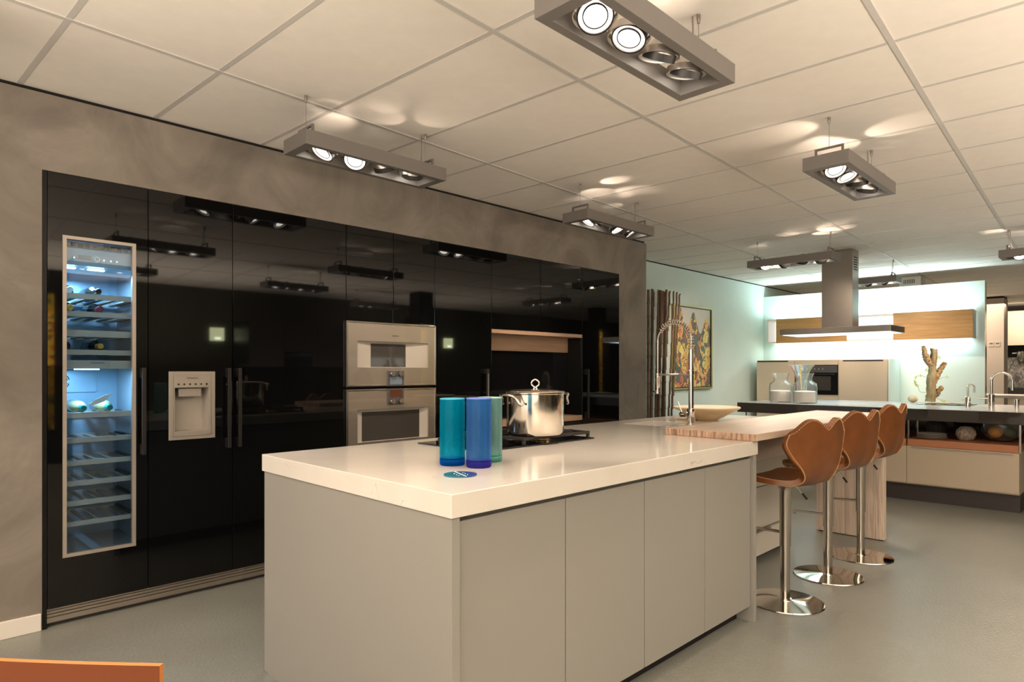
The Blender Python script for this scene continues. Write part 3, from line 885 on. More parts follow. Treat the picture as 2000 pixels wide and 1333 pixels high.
# vases
def cyl_vase(x, y, h, r, gm, bmn, label):
    t = thing('cylinder_vase', label, 'vase', (x, y, .9302), 0, None)
    c = (x, y, .9302)
    MB().lathe([(r * .99, .0285), (r, .04), (r, h * .5), (r * .985, h * .93), (r * .97, h), (r - .004, h - .001), (r - .004, .029)], c, 40).build('glass_wall', M[gm], t, 40)
    MB().lathe([(0, .0), (r * .92, .0), (r * .985, .005), (r, .016), (r * .99, .028), (r * .8, .022), (0, .019)], c, 40).build('thick_base', M[bmn], t, 60)
    MB().tube([(x + r * .955 * math.cos(2 * PI * q / 40), y + r * .955 * math.sin(2 * PI * q / 40), .9302 + h) for q in range(40)], .0024, 8, True).build('rim', M[bmn.replace('base', 'x').split('_')[0] and 'rim_' + bmn.split('_')[0]], t, 60)
cyl_vase(1.571, 1.893, .252, .0485, 'vase_teal', 'teal_base', 'turquoise glass cylinder vase, left of the three on the worktop')
cyl_vase(1.604, 1.779, .256, .0475, 'vase_blue', 'blue_base', 'cobalt violet glass cylinder vase standing in front of the other two')
cyl_vase(1.737, 1.862, .252, .0500, 'vase_mint', 'mint_base', 'pale mint glass cylinder vase, half hidden behind the blue one')

# round enamel disc lying in front of them
dc = thing('enamel_disc', 'flat round blue disc with a white diagonal line, lying before the vases', 'coaster', (1.432, 1.683, .9302))
def half_disc(r, a0, a1, z0, z1):
    return [(1.432 + r * math.cos(a0 + (a1 - a0) * i / 20), 1.683 + r * math.sin(a0 + (a1 - a0) * i / 20)) for i in range(21)]
MB().prism(half_disc(.057, math.radians(70), math.radians(250), 0, 0), 'Z', .9302, .9345).build('disc_half', M['disc_teal'], dc)
MB().prism(half_disc(.057, math.radians(-110), math.radians(70), 0, 0), 'Z', .9302, .9345).build('disc_half', M['disc_blue'], dc)
dv2 = Vector((math.cos(math.radians(70)), math.sin(math.radians(70)), 0))
MB().obox(Vector((1.432, 1.683, .9349)), (.0565, .0022, .0004), Matrix.Rotation(math.radians(70), 3, 'Z')).build('white_line', M['white_ink'], dc)
b = MB()
for k in range(5):
    for s in (-1, 1):
        b.obox(Vector((1.432, 1.683, .9348)) + dv2 * (-.03 + .012 * k) + Vector((dv2.y, -dv2.x, 0)) * s * (.016 + .003 * (k % 2)), (.004, .0008, .0003), Matrix.Rotation(math.radians(20 + 15 * k), 3, 'Z'))
b.build('white_marks', M['white_ink'], dc)

# island tap with spring hose
TX, TY = 3.862, 2.176
tp = thing('spring_tap', 'tall chrome kitchen tap with spring hose beside the island sink', 'tap', (TX, TY, .9302))
MB().lathe([(0, 0), (.027, 0), (.027, .052), (.0245, .054), (.0245, .085), (.027, .087), (.027, .105), (.017, .107), (.017, .33), (.0195, .332), (.0195, .36), (.017, .362), (.017, .50), (0, .50)], (TX, TY, .9302), 28).build('column', M['chrome'], tp, 40)
MB().lathe([(0, 0), (.018, 0), (.018, .055), (.014, .06), (0, .06)], (TX, TY + .022, .9302 + .065), 20, Matrix.Rotation(-PI / 2, 3, 'X')).build('mixer_body', M['chrome'], tp, 40)
MB().tube([(TX, TY + .065, .9302 + .072), (TX, TY + .10, .9302 + .15)], .0042, 10).build('lever', M['chrome'], tp, 60)
AZ = 1.432; R = .128
hose = [Vector((TX, TY, AZ - .005))] + [Vector((TX, TY, AZ + .035))] + arc((TX, TY + R, AZ + .06), R, PI, 0, 28, (0, 1, 0), (0, 0, 1)) + [Vector((TX, TY + 2 * R, AZ + .03)), Vector((TX, TY + 2 * R, 1.27))]
MB().tube(hose, .0075, 10).build('hose', M['steel'], tp, 60)
# finer coil
fine = []
dense = catmull(hose[:26], 1400)
L_ = 0; prev = dense[0]
for i, p in enumerate(dense):
    L_ += (p - prev).length
    t_ = (dense[min(i + 1, 1400)] - dense[max(i - 1, 0)])
    t_ = t_.normalized() if t_.length > 1e-9 else Vector((0, 0, 1))
    e = Vector((1, 0, 0)); f = t_.cross(e)
    a = L_ / .0185 * 2 * PI
    fine.append(p + .0160 * (math.cos(a) * e + math.sin(a) * f)); prev = p
b = MB(); b.tube(fine[::2], .0030, 6); b.build('spring', M['chrome'], tp, 70)
MB().tube([(TX, TY, 1.262), (TX, TY + 2 * R - .01, 1.262)], .0065, 10).build('holder_arm', M['chrome'], tp, 60)
MB().lathe([(.012, .0), (.019, .004), (.019, .018), (.0165, .02), (.0165, .10), (.018, .102), (.018, .142), (0, .145)], (TX, TY + 2 * R, 1.128), 20).build('spray_head', M['chrome'], tp, 40)
MB().box(TX - .008, TX + .008, TY + 2 * R + .014, TY + 2 * R + .04, 1.135, 1.150).build('spray_lever', M['chrome'], tp, bevel=.002)

# wooden bowl
BX, BY = 4.30, 2.30
bw = thing('fruit_bowl', 'wide shallow pale wooden bowl standing empty at the worktop end', 'bowl', (BX, BY, .9302))
wob = lambda a, z: 1 + .012 * math.sin(3 * a + .5) + .008 * math.sin(5 * a)
MB().lathe([(0, 0), (.075, 0), (.082, .005), (.12, .024), (.185, .062), (.222, .080), (.235, .088), (.236, .094)], (BX, BY, .9302), 56, None, wob).build('bowl_outside', M['bowl'], bw, 60)
MB().lathe([(.236, .094), (.233, .098), (.215, .094), (.17, .070), (.10, .032), (.05, .020), (0, .018)], (BX, BY, .9302), 56, None, wob).build('bowl_inside', M['bowl_in'], bw, 60)

# ------------------------------------------------------------------ bar stools
def shell_point(s, t):
    """s 0..1 from the front edge of the seat to the top of the back, t -1..1 across; local y is forward"""
    P = [(.235, -.030), (.215, -.006), (.14, .004), (.04, -.004), (-.06, -.006), (-.128, .004), (-.170, .036), (-.200, .095), (-.222, .17), (-.238, .25), (-.250, .315)]
    W = [.150, .182, .210, .215, .195, .150, .128, .163, .222, .270, .258]
    n = len(P) - 1
    x = min(max(s, 0), 1) * n; i = min(int(x), n - 1); f = x - i
    def cr(A):
        a, b_, c, d = A[max(i - 1, 0)], A[i], A[i + 1], A[min(i + 2, n)]
        return .5 * (2 * b_ + (c - a) * f + (2 * a - 5 * b_ + 4 * c - d) * f * f + (3 * b_ - a - 3 * c + d) * f ** 3)
    y, z, w = cr([p[0] for p in P]), cr([p[1] for p in P]), cr(W)
    back = min(max((s - .52) / .30, 0), 1); back = back * back * (3 - 2 * back)
    wx = w * t
    RB = .50                                   # the back wraps round the sitter
    if back > 0:
        xx = (1 - back) * wx + back * RB * math.sin(wx / RB)
        fw = back * RB * (1 - math.cos(wx / RB))
    else:
        xx, fw = wx, 0
    dish = (1 - back) * .10 * (wx ** 2) / .21
    a = abs(t)
    zb = .012
    top = .305 + .053 * math.sin(PI * min(a / .86, 1)) ** 1.3
    if a > .42:
        k = (a - .42) / .58
        top = min(top, 1.0) - .034 * (1 - math.sqrt(max(1 - k * k, 0)))
    zl = (z - zb) * (top - zb) / (.315 - zb) - (z - zb) if s > .5 and z > zb else 0
    front = max(0, 1 - s / .12)
    return Vector((xx, y - .05 + .087 * max(z - .02, 0) + fw - front * .05 * t * t, z + zl + dish - front * .012 * (1 - t * t)))
def make_shell():
    b = MB(); ns, nt = 44, 22
    g = [[b.bm.verts.new(shell_point(i / ns, -1 + 2 * j / nt)) for j in range(nt + 1)] for i in range(ns + 1)]
    for i in range(ns):
        for j in range(nt):
            b.bm.faces.new((g[i][j], g[i][j + 1], g[i + 1][j + 1], g[i + 1][j]))
    me = b.mesh('seat_shell', M['leather'], 180)
    return me
shell_me = make_shell()
def make_stitches():
    b = MB()
    pts = [(i / 90, .955) for i in range(2, 89)] + [(.985, .955 - 1.91 * i / 40) for i in range(41)] + [(i / 90, -.955) for i in range(88, 1, -1)]
    for s, t in pts:
        p = shell_point(s, t)
        du = shell_point(min(s + .01, 1), t) - shell_point(max(s - .01, 0), t)
        dv_ = shell_point(s, min(t + .03, 1)) - shell_point(s, max(t - .03, -1))
        nn = du.cross(dv_).normalized()
        du.normalize()
        for sg in (-1, 1):
            e = nn.cross(du)
            r = Matrix((du, e, nn)).transposed()
            side = (du + e * .8).normalized(); e2 = nn.cross(side)
            b.obox(p + nn * sg * .0140, (.0042, .0012, .0014), Matrix((side, e2, nn)).transposed())
    return b.mesh('stitching', M['thread'])
stitch_me = make_stitches()
def stool(x, y, rot, label, dz=0):
    t = thing('bar_stool', label, 'stool', (x, y, 0), rot, 'leather stools along the oak bar')
    zs = .682 + dz
    sh = link('seat_shell', shell_me, t)
    sh.location = (0, .03, zs)
    md = sh.modifiers.new('solid', 'SOLIDIFY'); md.thickness = .026; md.offset = 0
    md = sh.modifiers.new('bev', 'BEVEL'); md.width = .009; md.segments = 2; md.limit_method = 'ANGLE'; md.angle_limit = math.radians(60)
    md = sh.modifiers.new('sub', 'SUBSURF'); md.levels = 1; md.render_levels = 1
    st = link('stitching', stitch_me, t, kind='stuff'); st.location = (0, .03, zs)
    MB().lathe([(0, .0), (.200, .0), (.203, .003), (.200, .008), (.06, .014), (.034, .017), (.034, .022), (0, .022)], (0, 0, 0), 64).build('base_disc', M['chrome'], t, 30, local=True)
    MB().lathe([(.0255, .018), (.0255, .32)], (0, 0, 0), 28).build('lower_column', M['steel'], t, 40, local=True)
    MB().lathe([(.0255, .312), (.030, .313), (.030, .62), (.034, .63), (.055, .655), (.08, zs - .018), (0, zs - .018)], (0, 0, 0), 28).build('upper_column', M['steel'], t, 40, local=True)
    P = [(0, .025, .385), (0, .10, .380), (0, .205, .372), (.004, .232, .366), (.018, .245, .352), (.04, .25, .345)]
    MB().tube(catmull(P, 30), .0085, 10).build('footrest', M['chrome'], t, 60, local=True)
    MB().tube([(.05, -.03, zs - .03), (.085, -.055, zs - .085)], .004, 8).build('height_lever', M['chrome'], t, 60, local=True)
    MB().tube([(.08, -.0515, zs - .077), (.100, -.066, zs - .109)], .0062, 8).build('lever_grip', M['handle'], t, 60, local=True)
    return t
stool(3.606, 1.452, math.radians(-13), 'cognac leather bar stool nearest to the island, in front of the oak bar')
stool(4.256, 1.447, math.radians(-11), 'cognac leather bar stool standing between the other two', .014)
stool(4.856, 1.436, math.radians(-7), 'cognac leather bar stool next to the ribbed oak bar leg, brightly lit', .03)

# ------------------------------------------------------------------ bamboo and painting
def px_at(px, y):
    u = (px - 1000) / 1253.0
    return y * (1 + u) / (1 - u)
poles = [(1267.5, 566, 1.6, -1), (1273, 565, 1.3, -2), (1276.5, 567, 1.2, -4), (1279.2, 572, 1.0, -5), (1285.5, 567, 1.5, -3), (1288.2, 568, 1.3, -6), (1292.8, 568, 1.5, -5), (1295.6, 570, 1.4, -9),
         (1298.8, 572, 1.1, -7), (1303.5, 567, 1.5, -5), (1308, 570, 1.3, -10), (1314.6, 570, 1.2, -8), (1323.4, 572, 1.3, -11), (1328.6, 575, 1.1, -14)]
for k, (px, top, rr, lean) in enumerate(poles):
    yy = 4.30 + .05 * (k % 3)
    xt = px_at(px, yy); zt_ = CAM_H + (724.6 - top) / 1253 * (xt + yy) * .7071
    xb = px_at(px + lean * 1.6, yy)
    n = 14
    b = MB()
    pts, rad = [], []
    r0 = rr * .0105
    for i in range(n + 1):
        f = i / n
        p = Vector((xb + (xt - xb) * f + .008 * math.sin(3 * f + k), yy + .01 * math.sin(2.3 * f + 2 * k), f * zt_))
        for dz, kk in ((0, 1.22), (.014, 1.0)) if 0 < i < n else ((0, 1.0),):
            pts.append(p + Vector((0, 0, dz))); rad.append(r0 * kk)
        if i < n:
            pts.append(p + Vector((0, 0, zt_ / n * .90))); rad.append(r0 * .97)
    b.tube(pts, rad, 9)
    o = b.build('bamboo_pole', M['bamboo'], None, 60)
    nth = ['leftmost', 'second', 'third', 'fourth', 'fifth', 'sixth', 'seventh', 'eighth', 'ninth', 'tenth', 'eleventh', 'twelfth', 'thirteenth', 'last'][k]
    tag(o, 'dark brown bamboo pole by the mint wall, %s counted from the pier' % nth if k else 'dark brown bamboo pole touching the plaster pier edge', 'pole', 'bamboo poles before the mint wall')

pg = thing('framed_painting', 'tall abstract painting in ochre, orange and dark teal in a thin gold frame', 'painting', (8.06, YM, 1.61))
ax0, ax1, az0, az1 = 7.535, 8.575, 1.035, 2.185
b = MB(); b.cells([ax0, ax0 + .02, ax1 - .02, ax1], [az0, az0 + .02, az1 - .02, az1], lambda x, z: not (ax0 + .02 < x < ax1 - .02 and az0 + .02 < z < az1 - .02), YM - .05, YM - .001, 'Y')
b.build('frame', M['gold_frame'], pg)
b = MB(); b.cells([ax0 + .02, ax0 + .035, ax1 - .035, ax1 - .02], [az0 + .02, az0 + .032, az1 - .032, az1 - .02], lambda x, z: not (ax0 + .035 < x < ax1 - .035 and az0 + .032 < z < az1 - .032), YM - .04, YM - .001, 'Y')
b.build('dark_slip', M['ink'], pg)
m = mat('painted_canvas', (.5, .4, .2), 0.6)
n, l, bs = nodes(m)
mp = tex_coord(m, (1, 1, 1))
nz = n.new('ShaderNodeTexNoise'); nz.inputs['Scale'].default_value = 6.5; nz.inputs['Detail'].default_value = 3
l.new(mp.outputs[0], nz.inputs['Vector'])
mxv = n.new('ShaderNodeMix'); mxv.data_type = 'RGBA'; mxv.inputs['Factor'].default_value = .22
l.new(mp.outputs[0], mxv.inputs[6]); l.new(nz.outputs['Color'], mxv.inputs[7])
m2 = n.new('ShaderNodeMapping'); m2.inputs['Scale'].default_value = (21, 1, 10); m2.inputs['Rotation'].default_value = (0, .35, 0)
l.new(mxv.outputs[2], m2.inputs[0])
vo = n.new('ShaderNodeTexVoronoi'); vo.inputs['Scale'].default_value = 1.0; vo.inputs['Randomness'].default_value = 1
l.new(m2.outputs[0], vo.inputs['Vector'])
sep = n.new('ShaderNodeSeparateColor'); l.new(vo.outputs['Color'], sep.inputs[0])
rp = n.new('ShaderNodeValToRGB'); rp.color_ramp.interpolation = 'CONSTANT'
els = [(0, (.09, .14, .13)), (.14, (.72, .54, .13)), (.30, (.80, .42, .14)), (.44, (.20, .12, .08)), (.54, (.78, .66, .22)), (.70, (.65, .24, .10)), (.80, (.13, .17, .16)), (.88, (.85, .56, .22)), (.96, (.52, .14, .15))]
rp.color_ramp.elements[0].color = (*els[0][1], 1)
rp.color_ramp.elements[1].position = els[1][0]; rp.color_ramp.elements[1].color = (*els[1][1], 1)
for p_, c_ in els[2:]:
    e = rp.color_ramp.elements.new(p_); e.color = (*c_, 1)
l.new(sep.outputs[0], rp.inputs[0])
# dark outlines of the shapes
ve = n.new('ShaderNodeTexVoronoi'); ve.feature = 'DISTANCE_TO_EDGE'; ve.inputs['Scale'].default_value = 1.0
l.new(m2.outputs[0], ve.inputs['Vector'])
lt = n.new('ShaderNodeMath'); lt.operation = 'LESS_THAN'; lt.inputs[1].default_value = .05
l.new(ve.outputs['Distance'], lt.inputs[0])
c1 = n.new('ShaderNodeMix'); c1.data_type = 'RGBA'; c1.inputs[7].default_value = (.10, .08, .05, 1)
l.new(lt.outputs[0], c1.inputs['Factor']); l.new(rp.outputs[0], c1.inputs[6])
# pale ground shows at the top between rounded tree-like shapes
sx_ = n.new('ShaderNodeSeparateXYZ'); l.new(mp.outputs[0], sx_.inputs[0])
wv = n.new('ShaderNodeMath'); wv.operation = 'SINE'
ml = n.new('ShaderNodeMath'); ml.operation = 'MULTIPLY_ADD'; ml.inputs[1].default_value = 17; ml.inputs[2].default_value = 1.4
l.new(sx_.outputs[0], ml.inputs[0]); l.new(ml.outputs[0], wv.inputs[0])
sl = n.new('ShaderNodeMath'); sl.operation = 'MULTIPLY_ADD'; sl.inputs[1].default_value = .13; sl.inputs[2].default_value = .36
l.new(wv.outputs[0], sl.inputs[0])
s2 = n.new('ShaderNodeMath'); s2.operation = 'MULTIPLY_ADD'; s2.inputs[1].default_value = -.16
l.new(sx_.outputs[0], s2.inputs[0]); l.new(sl.outputs[0], s2.inputs[2])
gt = n.new('ShaderNodeMath'); gt.operation = 'GREATER_THAN'
l.new(sx_.outputs[2], gt.inputs[0]); l.new(s2.outputs[0], gt.inputs[1])
c2 = n.new('ShaderNodeMix'); c2.data_type = 'RGBA'; c2.inputs[7].default_value = (.60, .58, .52, 1)
l.new(gt.outputs[0], c2.inputs['Factor']); l.new(c1.outputs[2], c2.inputs[6])
l.new(c2.outputs[2], bs.inputs['Base Color'])
MB().box(ax0 + .035, ax1 - .035, YM - .03, YM - .002, az0 + .032, az1 - .032).build('canvas', m, pg)

# ------------------------------------------------------------------ far kitchen
FX = 7.25
fi = thing('far_island', 'far kitchen island of cream drawers under a long charcoal slab', 'island', (8.0, 1.7, 0))
MB().box(7.30, 8.70, .852, 2.60, .165, .545).build('carcass', M['cream'], fi)
MB().box(7.345, 8.65, .852, 2.58, 0, .164).build('plinth', M['dark_plinth'], fi)
for y0, y1 in ((.852, 1.732), (1.736, 2.60)):
    dr = MB().box(7.279, 7.298, y0, y1, .178, .545).build('drawer', M['cream'], fi, bevel=.0015)
    MB().box(7.268, 7.279, y0 + .04, y1 - .04, .530, .538).build('handle', M['panel_alu'], fi)
    MB().box(7.278, 8.60, y0 + .004, y1 - .004, .549, .613).build('tray', M['copper'], fi)
for xx, yy in ((7.30, 1.722), (7.55, 1.700), (7.30, .846), (8.4, 1.722), (8.4, .846), (7.40, 3.44)):
    MB().box(xx - .007, xx + .007, yy - .007, yy + .007, .546 if yy < 3 else 0, .803).build('post', M['steel'], fi)
MB().box(8.605, 8.62, .852, 2.60, .549, .803).build('back_board', M['slab'], fi)
sl_ = thing('far_worktop', 'long charcoal slab worktop with a satin grey top lying on the far island', 'worktop', (8.0, 1.4, .804))
MB().box(7.240, 8.78, -.6, 3.478, .804, .9135).build('slab', M['slab'], sl_, bevel=.002)
M['satin_top'] = mat('satin_grey_top', (.36, .37, .37), 0.22, 0.0)
MB().box(7.242, 8.778, -.598, 3.476, .9136, .917).build('top_sheet', M['satin_top'], sl_)
MB().tube([(7.42, 1.735, .62), (7.60, 1.70, .80)], .004, 6).build('brace', M['steel'], fi)

# things on the open copper tray
b = thing('plate_stack', 'stack of white plates on the terracotta tray of the far island', 'plates', (7.46, 1.56, .6132))
for k in range(4):
    MB().lathe([(0, 0), (.06, 0), (.09, .006), (.125, .013), (.128, .016), (.09, .010), (0, .004)], (7.46, 1.56, .6132 + k * .0135), 36).build('plate', M['white'], b, 50)
def ribbed(x, y, r, h, label, mm):
    o = MB().lathe([(0, 0), (r * .5, 0), (r * .8, h * .12), (r, h * .45), (r * .92, h * .75), (r * .55, h * .97), (r * .45, h), (r * .4, h * .95)], (x, y, .6132), 72, None, lambda a, z: 1 + .035 * math.cos(18 * a)).build('ribbed_vase', mm, None, 60)
    tag(o, label, 'vase')
M['ribbed'] = noise_col(mat('ribbed_clay', (.4, .32, .25), .8), (.12, .09, .07), (.60, .49, .40), scale=30, detail=3, stretch=(3, 3, .6), bump=.3)
M['ribbed_dark'] = mat('dark_clay', (.05, .042, .036), .7)
ribbed(7.50, 1.285, .082, .135, 'round ribbed brown and cream clay vase on the terracotta tray', M['ribbed'])
ribbed(7.95, 1.62, .095, .165, 'dark ribbed clay vase in the shade behind the stack of plates', M['ribbed_dark'])
gb = thing('glass_bowl', 'big round clear glass bowl in the open shelf of the far island', 'bowl', (7.62, 1.02, .6132))
MB().lathe([(0, 0), (.06, .002), (.12, .03), (.155, .09), (.162, .14), (.158, .17), (.155, .17), (.158, .14), (.15, .09), (.115, .034), (.06, .008), (0, .006)], (7.62, 1.02, .6132), 40).build('glass_wall', M['clear_glass'], gb, 60)
M['orange_fruit'] = mat('orange_ball', (.65, .26, .03), .5)
M['green_fruit'] = mat('dark_green_ball', (.09, .10, .03), .5)
tag(MB().lathe([(0, 0)] + [(.058 * math.sin(PI * i / 12), .058 - .058 * math.cos(PI * i / 12)) for i in range(1, 12)] + [(0, .116)], (7.60, 1.068, .645), 24).build('orange_ball', M['orange_fruit'], None, 60), 'orange ball lying in the glass bowl on the far island', 'ball')
tag(MB().lathe([(0, 0)] + [(.050 * math.sin(PI * i / 12), .05 - .05 * math.cos(PI * i / 12)) for i in range(1, 12)] + [(0, .1)], (7.655, .966, .648), 24).build('green_ball', M['green_fruit'], None, 60), 'dark green ball lying in the glass bowl beside the orange one', 'ball')

# jars with sand on the far slab
SZ = .9172
def jar(x, y, label):
    t = thing('sand_jar', label, 'jar', (x, y, SZ), 0, None)
    c = (x, y, SZ); r = .130
    MB().lathe([(0, 0), (r * .96, 0), (r, .008), (r, .19), (r * .95, .222), (r * .72, .242), (r * .60, .258), (r * .58, .275), (r * .66, .31), (r * .77, .345), (r * .74, .345), (r * .63, .31), (r * .55, .275), (r * .57, .257), (r * .70, .237), (r * .92, .218), (r * .97, .19), (r * .97, .012), (0, .008)], c, 48).build('glass_wall', M['clear_glass'], t, 60)
    MB().lathe([(0, .009), (r * .955, .0125), (r * .955, .132), (r * .6, .140), (0, .136)], c, 40, None, lambda a, z: 1.0).build('sand_fill', M['sand'], t, 50)
jar(7.640, 3.130, 'glass jar half full of white sand, left of the pair on the charcoal slab')
jar(7.600, 2.835, 'glass jar half full of white sand, right of the pair on the charcoal slab')
fv = thing('flared_vase', 'tall flared glass vase with coloured glass threads behind the two jars', 'vase', (8.02, 3.03, SZ))
MB().lathe([(0, 0), (.040, 0), (.045, .006), (.055, .12), (.065, .27), (.090, .36), (.145, .445), (.142, .446), (.085, .36), (.061, .27), (.050, .12), (.04, .012), (0, .010)], (8.02, 3.03, SZ), 40).build('glass_wall', M['clear_glass'], fv, 60)
cols = [('red_thread', (.60, .09, .03)), ('yellow_thread', (.85, .55, .02)), ('green_thread', (.10, .32, .08)), ('orange_thread', (.75, .25, .03)), ('blue_thread', (.12, .14, .5))]
for k, (nm, c_) in enumerate(cols):
    a = 2.2 + k * 1.15
    mm = mat(nm, c_, .3)
    e = Vector((math.cos(a), math.sin(a), 0))
    pp = [Vector((8.02, 3.03, SZ)) + e * r_ * .96 + Vector((0, 0, z_)) for r_, z_ in ((.140, .44), (.086, .35), (.064, .27), (.02, .14))]
    MB().tube(catmull(pp, 16), [.006] * 17, 6).build('glass_thread', mm, fv, 60)

# branch trunk with trailing plant on the slab
tr = thing('branch_trunk', 'upright forked tree trunk with mossy stubs and trailing tendrils on the far slab', 'branch', (8.70, 1.83, SZ))
c0 = Vector((8.70, 1.83, SZ + .004)); ew = Vector((.7071, -.7071, 0))
def limb(pts, rad, mm, seed, nm):
    b = MB()
    P = catmull([c0 + ew * x + Vector((0, 0, z)) for x, z in pts], 26)
    R_ = catmull([Vector((r, 0, 0)) for r in rad], 26)
    b.tube(P, [v.x for v in R_], 14)
    rnd = random.Random(seed)
    for v in b.bm.verts:
        k_ = rnd.uniform(-1, 1)
        v.co += Vector((rnd.uniform(-1, 1), rnd.uniform(-1, 1), rnd.uniform(-1, 1))) * .009
    b.build(nm, mm, tr, 70)
limb([(0, .012), (.005, .12), (.01, .26), (.022, .40), (.035, .52), (.04, .625)], [.048, .046, .044, .038, .033, .031], M['bark_pale'], 1, 'trunk')
limb([(.015, .42), (-.03, .48), (-.06, .55), (-.085, .655)], [.028, .032, .030, .014], M['bark'], 2, 'side_branch')
limb([(.01, .20), (.05, .28), (.10, .36), (.165, .46)], [.034, .034, .029, .018], M['bark'], 3, 'side_branch')
limb([(.01, .05), (.06, .09), (.10, .14), (.135, .18)], [.024, .028, .028, .02], M['bark'], 4, 'side_branch')
def tend(pts, leaves, k):
    P = catmull([c0 + ew * x + Vector((-.02 - .01 * k, -.02 + .01 * k, z)) for x, z in pts], 24)
    tn = MB().tube(P, .0018, 5).build('tendril', M['vine'], tr, 60)
    for i, q in enumerate(leaves):
        p = P[q]
        b = MB()
        for m_ in range(3):
            a = m_ * 2.1 + i
            d_ = (ew * math.cos(a) + Vector((0, 0, math.sin(a)))) * .022
            s_ = (ew * -math.sin(a) + Vector((0, 0, math.cos(a)))) * .009
            b.quad(p, p + d_ * .5 + s_, p + d_ + Vector((-.004, -.004, 0)), p + d_ * .5 - s_)
        b.build('leaf', M['leaf'], tn)
tend([(-.03, .27), (-.09, .30), (-.15, .31), (-.19, .29), (-.20, .24), (-.185, .20)], [8, 14, 19, 24], 0)
tend([(-.185, .23), (-.15, .18), (-.13, .13), (-.09, .115), (-.03, .125)], [0, 5], 1)
tend([(.05, .26), (.10, .265), (.15, .29), (.205, .295)], [24], 2)
tend([(.03, .02), (.07, .08), (.10, .05), (.16, .02), (.185, .012)], [18, 24], 3)
tend([(-.03, .36), (-.055, .40), (-.07, .37)], [24], 0)
tend([(.06, .50), (.085, .53), (.10, .51)], [12, 24], 1)
tend([(-.02, .60), (.0, .66), (.02, .675)], [24], 2)
st_ = MB().lathe([(0, 0)] + [(.045 * math.sin(PI * i / 10) * 1.15, .040 - .040 * math.cos(PI * i / 10)) for i in range(1, 10)] + [(0, .08)], (8.66, 2.00, SZ), 16, None, lambda a, z: 1 + .06 * math.sin(3 * a + 40 * z)).build('round_stone', M['stone'], None, 70)
tag(st_, 'small round beige stone on the slab beside the trunk', 'stone')
rnd = random.Random(5)
for k in range(3):
    yy = 1.66 - .11 * k
    b = MB().tube(catmull([(8.32 + .05 * k, yy + .09, SZ + .0135), (8.30 + .05 * k, yy, SZ + .0165), (8.31 + .05 * k, yy - .10, SZ + .0135)], 10), [.004, .007, .009, .008, .009, .009, .008, .009, .008, .006, .004], 8).build('driftwood_piece', M['drift'], None, 60)
    tag(b, ['weathered wood stick on the slab, nearest to the forked trunk', 'weathered wood stick lying between two others on the slab', 'weathered wood stick on the slab, nearest to the small tap'][k], 'wood')
hp = MB().box(8.15, 8.55, 1.36, 1.85, .9172, .9205).build('glass_hob', M['black_glass'])
tag(hp, 'flat black glass cooktop lying flush on the far slab', 'hob')

def gooseneck(nm, label, x, y, h_body, r_body, h_top, r_arc, r_tube, dirv, drop, lever):
    t = thing(nm, label, 'tap', (x, y, SZ))
    MB().lathe([(0, 0), (r_body, 0), (r_body, h_body), (r_body * .8, h_body + .006), (0, h_body + .006)], (x, y, SZ), 24).build('body', M['chrome'], t, 40)
    d_ = Vector(dirv).normalized()
    top = h_top - r_arc
    pts = [Vector((x, y, SZ + h_body)), Vector((x, y, SZ + .5 * (h_body + top)))] + [Vector((x, y, SZ + top)) + d_ * (r_arc - r_arc * math.cos(PI * i / 14)) + Vector((0, 0, r_arc * math.sin(PI * i / 14))) for i in range(15)]
    e = pts[-1]
    pts.append(e + Vector((0, 0, -drop * .5))); pts.append(e + Vector((0, 0, -drop)))
    MB().tube(pts, r_tube, 12).build('spout', M['chrome'], t, 60)
    lv = Vector(lever)
    MB().tube([Vector((x, y, SZ + h_body * .72)), Vector((x, y, SZ + h_body * .72)) + lv], r_tube * .75, 8).build('lever', M['chrome'], t, 60)
gooseneck('water_tap', 'small chrome gooseneck tap on the slab, right of the driftwood', 7.92, 1.341, .105, .022, .232, .028, .0085, (.5, -.86, 0), .055, (-.02, .05, 0))
gooseneck('mixer_tap', 'tall chrome gooseneck tap with side lever on the far slab', 7.87, 1.139, .135, .026, .352, .085, .0125, (.35, -.94, 0), .09, (-.03, .10, .0))
sd_ = MB().lathe([(0, 0), (.020, 0), (.020, .072), (.022, .074), (.022, .092), (0, .094)], (7.937, .947, SZ), 24).build('soap_dispenser', M['chrome'], None, 40)
tag(sd_, 'short chrome soap dispenser cylinder on the slab by the tall tap', 'dispenser')

# satin glass partition with wall cabinet and low units (turned with the ceiling grid)
def fp_(a, d, z=0):
    """a metres along the partition from the mint wall, d metres in front of it"""
    ca, sa = math.cos(TH), math.sin(TH)
    return Vector((10.40 + a * sa - d * ca, 4.54 - a * ca - d * sa, z))
def fbox(a0, a1, d0, d1, z0, z1):
    P = [fp_(a0, d0), fp_(a1, d0), fp_(a1, d1), fp_(a0, d1)]
    return MB().prism([(p.x, p.y) for p in P], 'Z', z0, z1)
pt_ = thing('glass_partition', 'tall pale mint satin glass partition behind the far kitchen', 'partition', fp_(1.4, 0))
fbox(.003, 2.946, -.012, 0, 0, 2.502).build('glass_sheet', M['satin_glass'], pt_)
fbox(.003, 2.930, -.17, -.013, 0, 2.49).build('core', M['grey_wall'], pt_)
fbox(2.931, 2.950, -.17, -.0125, 0, 2.495).build('edge_strip', M['steel'], pt_)

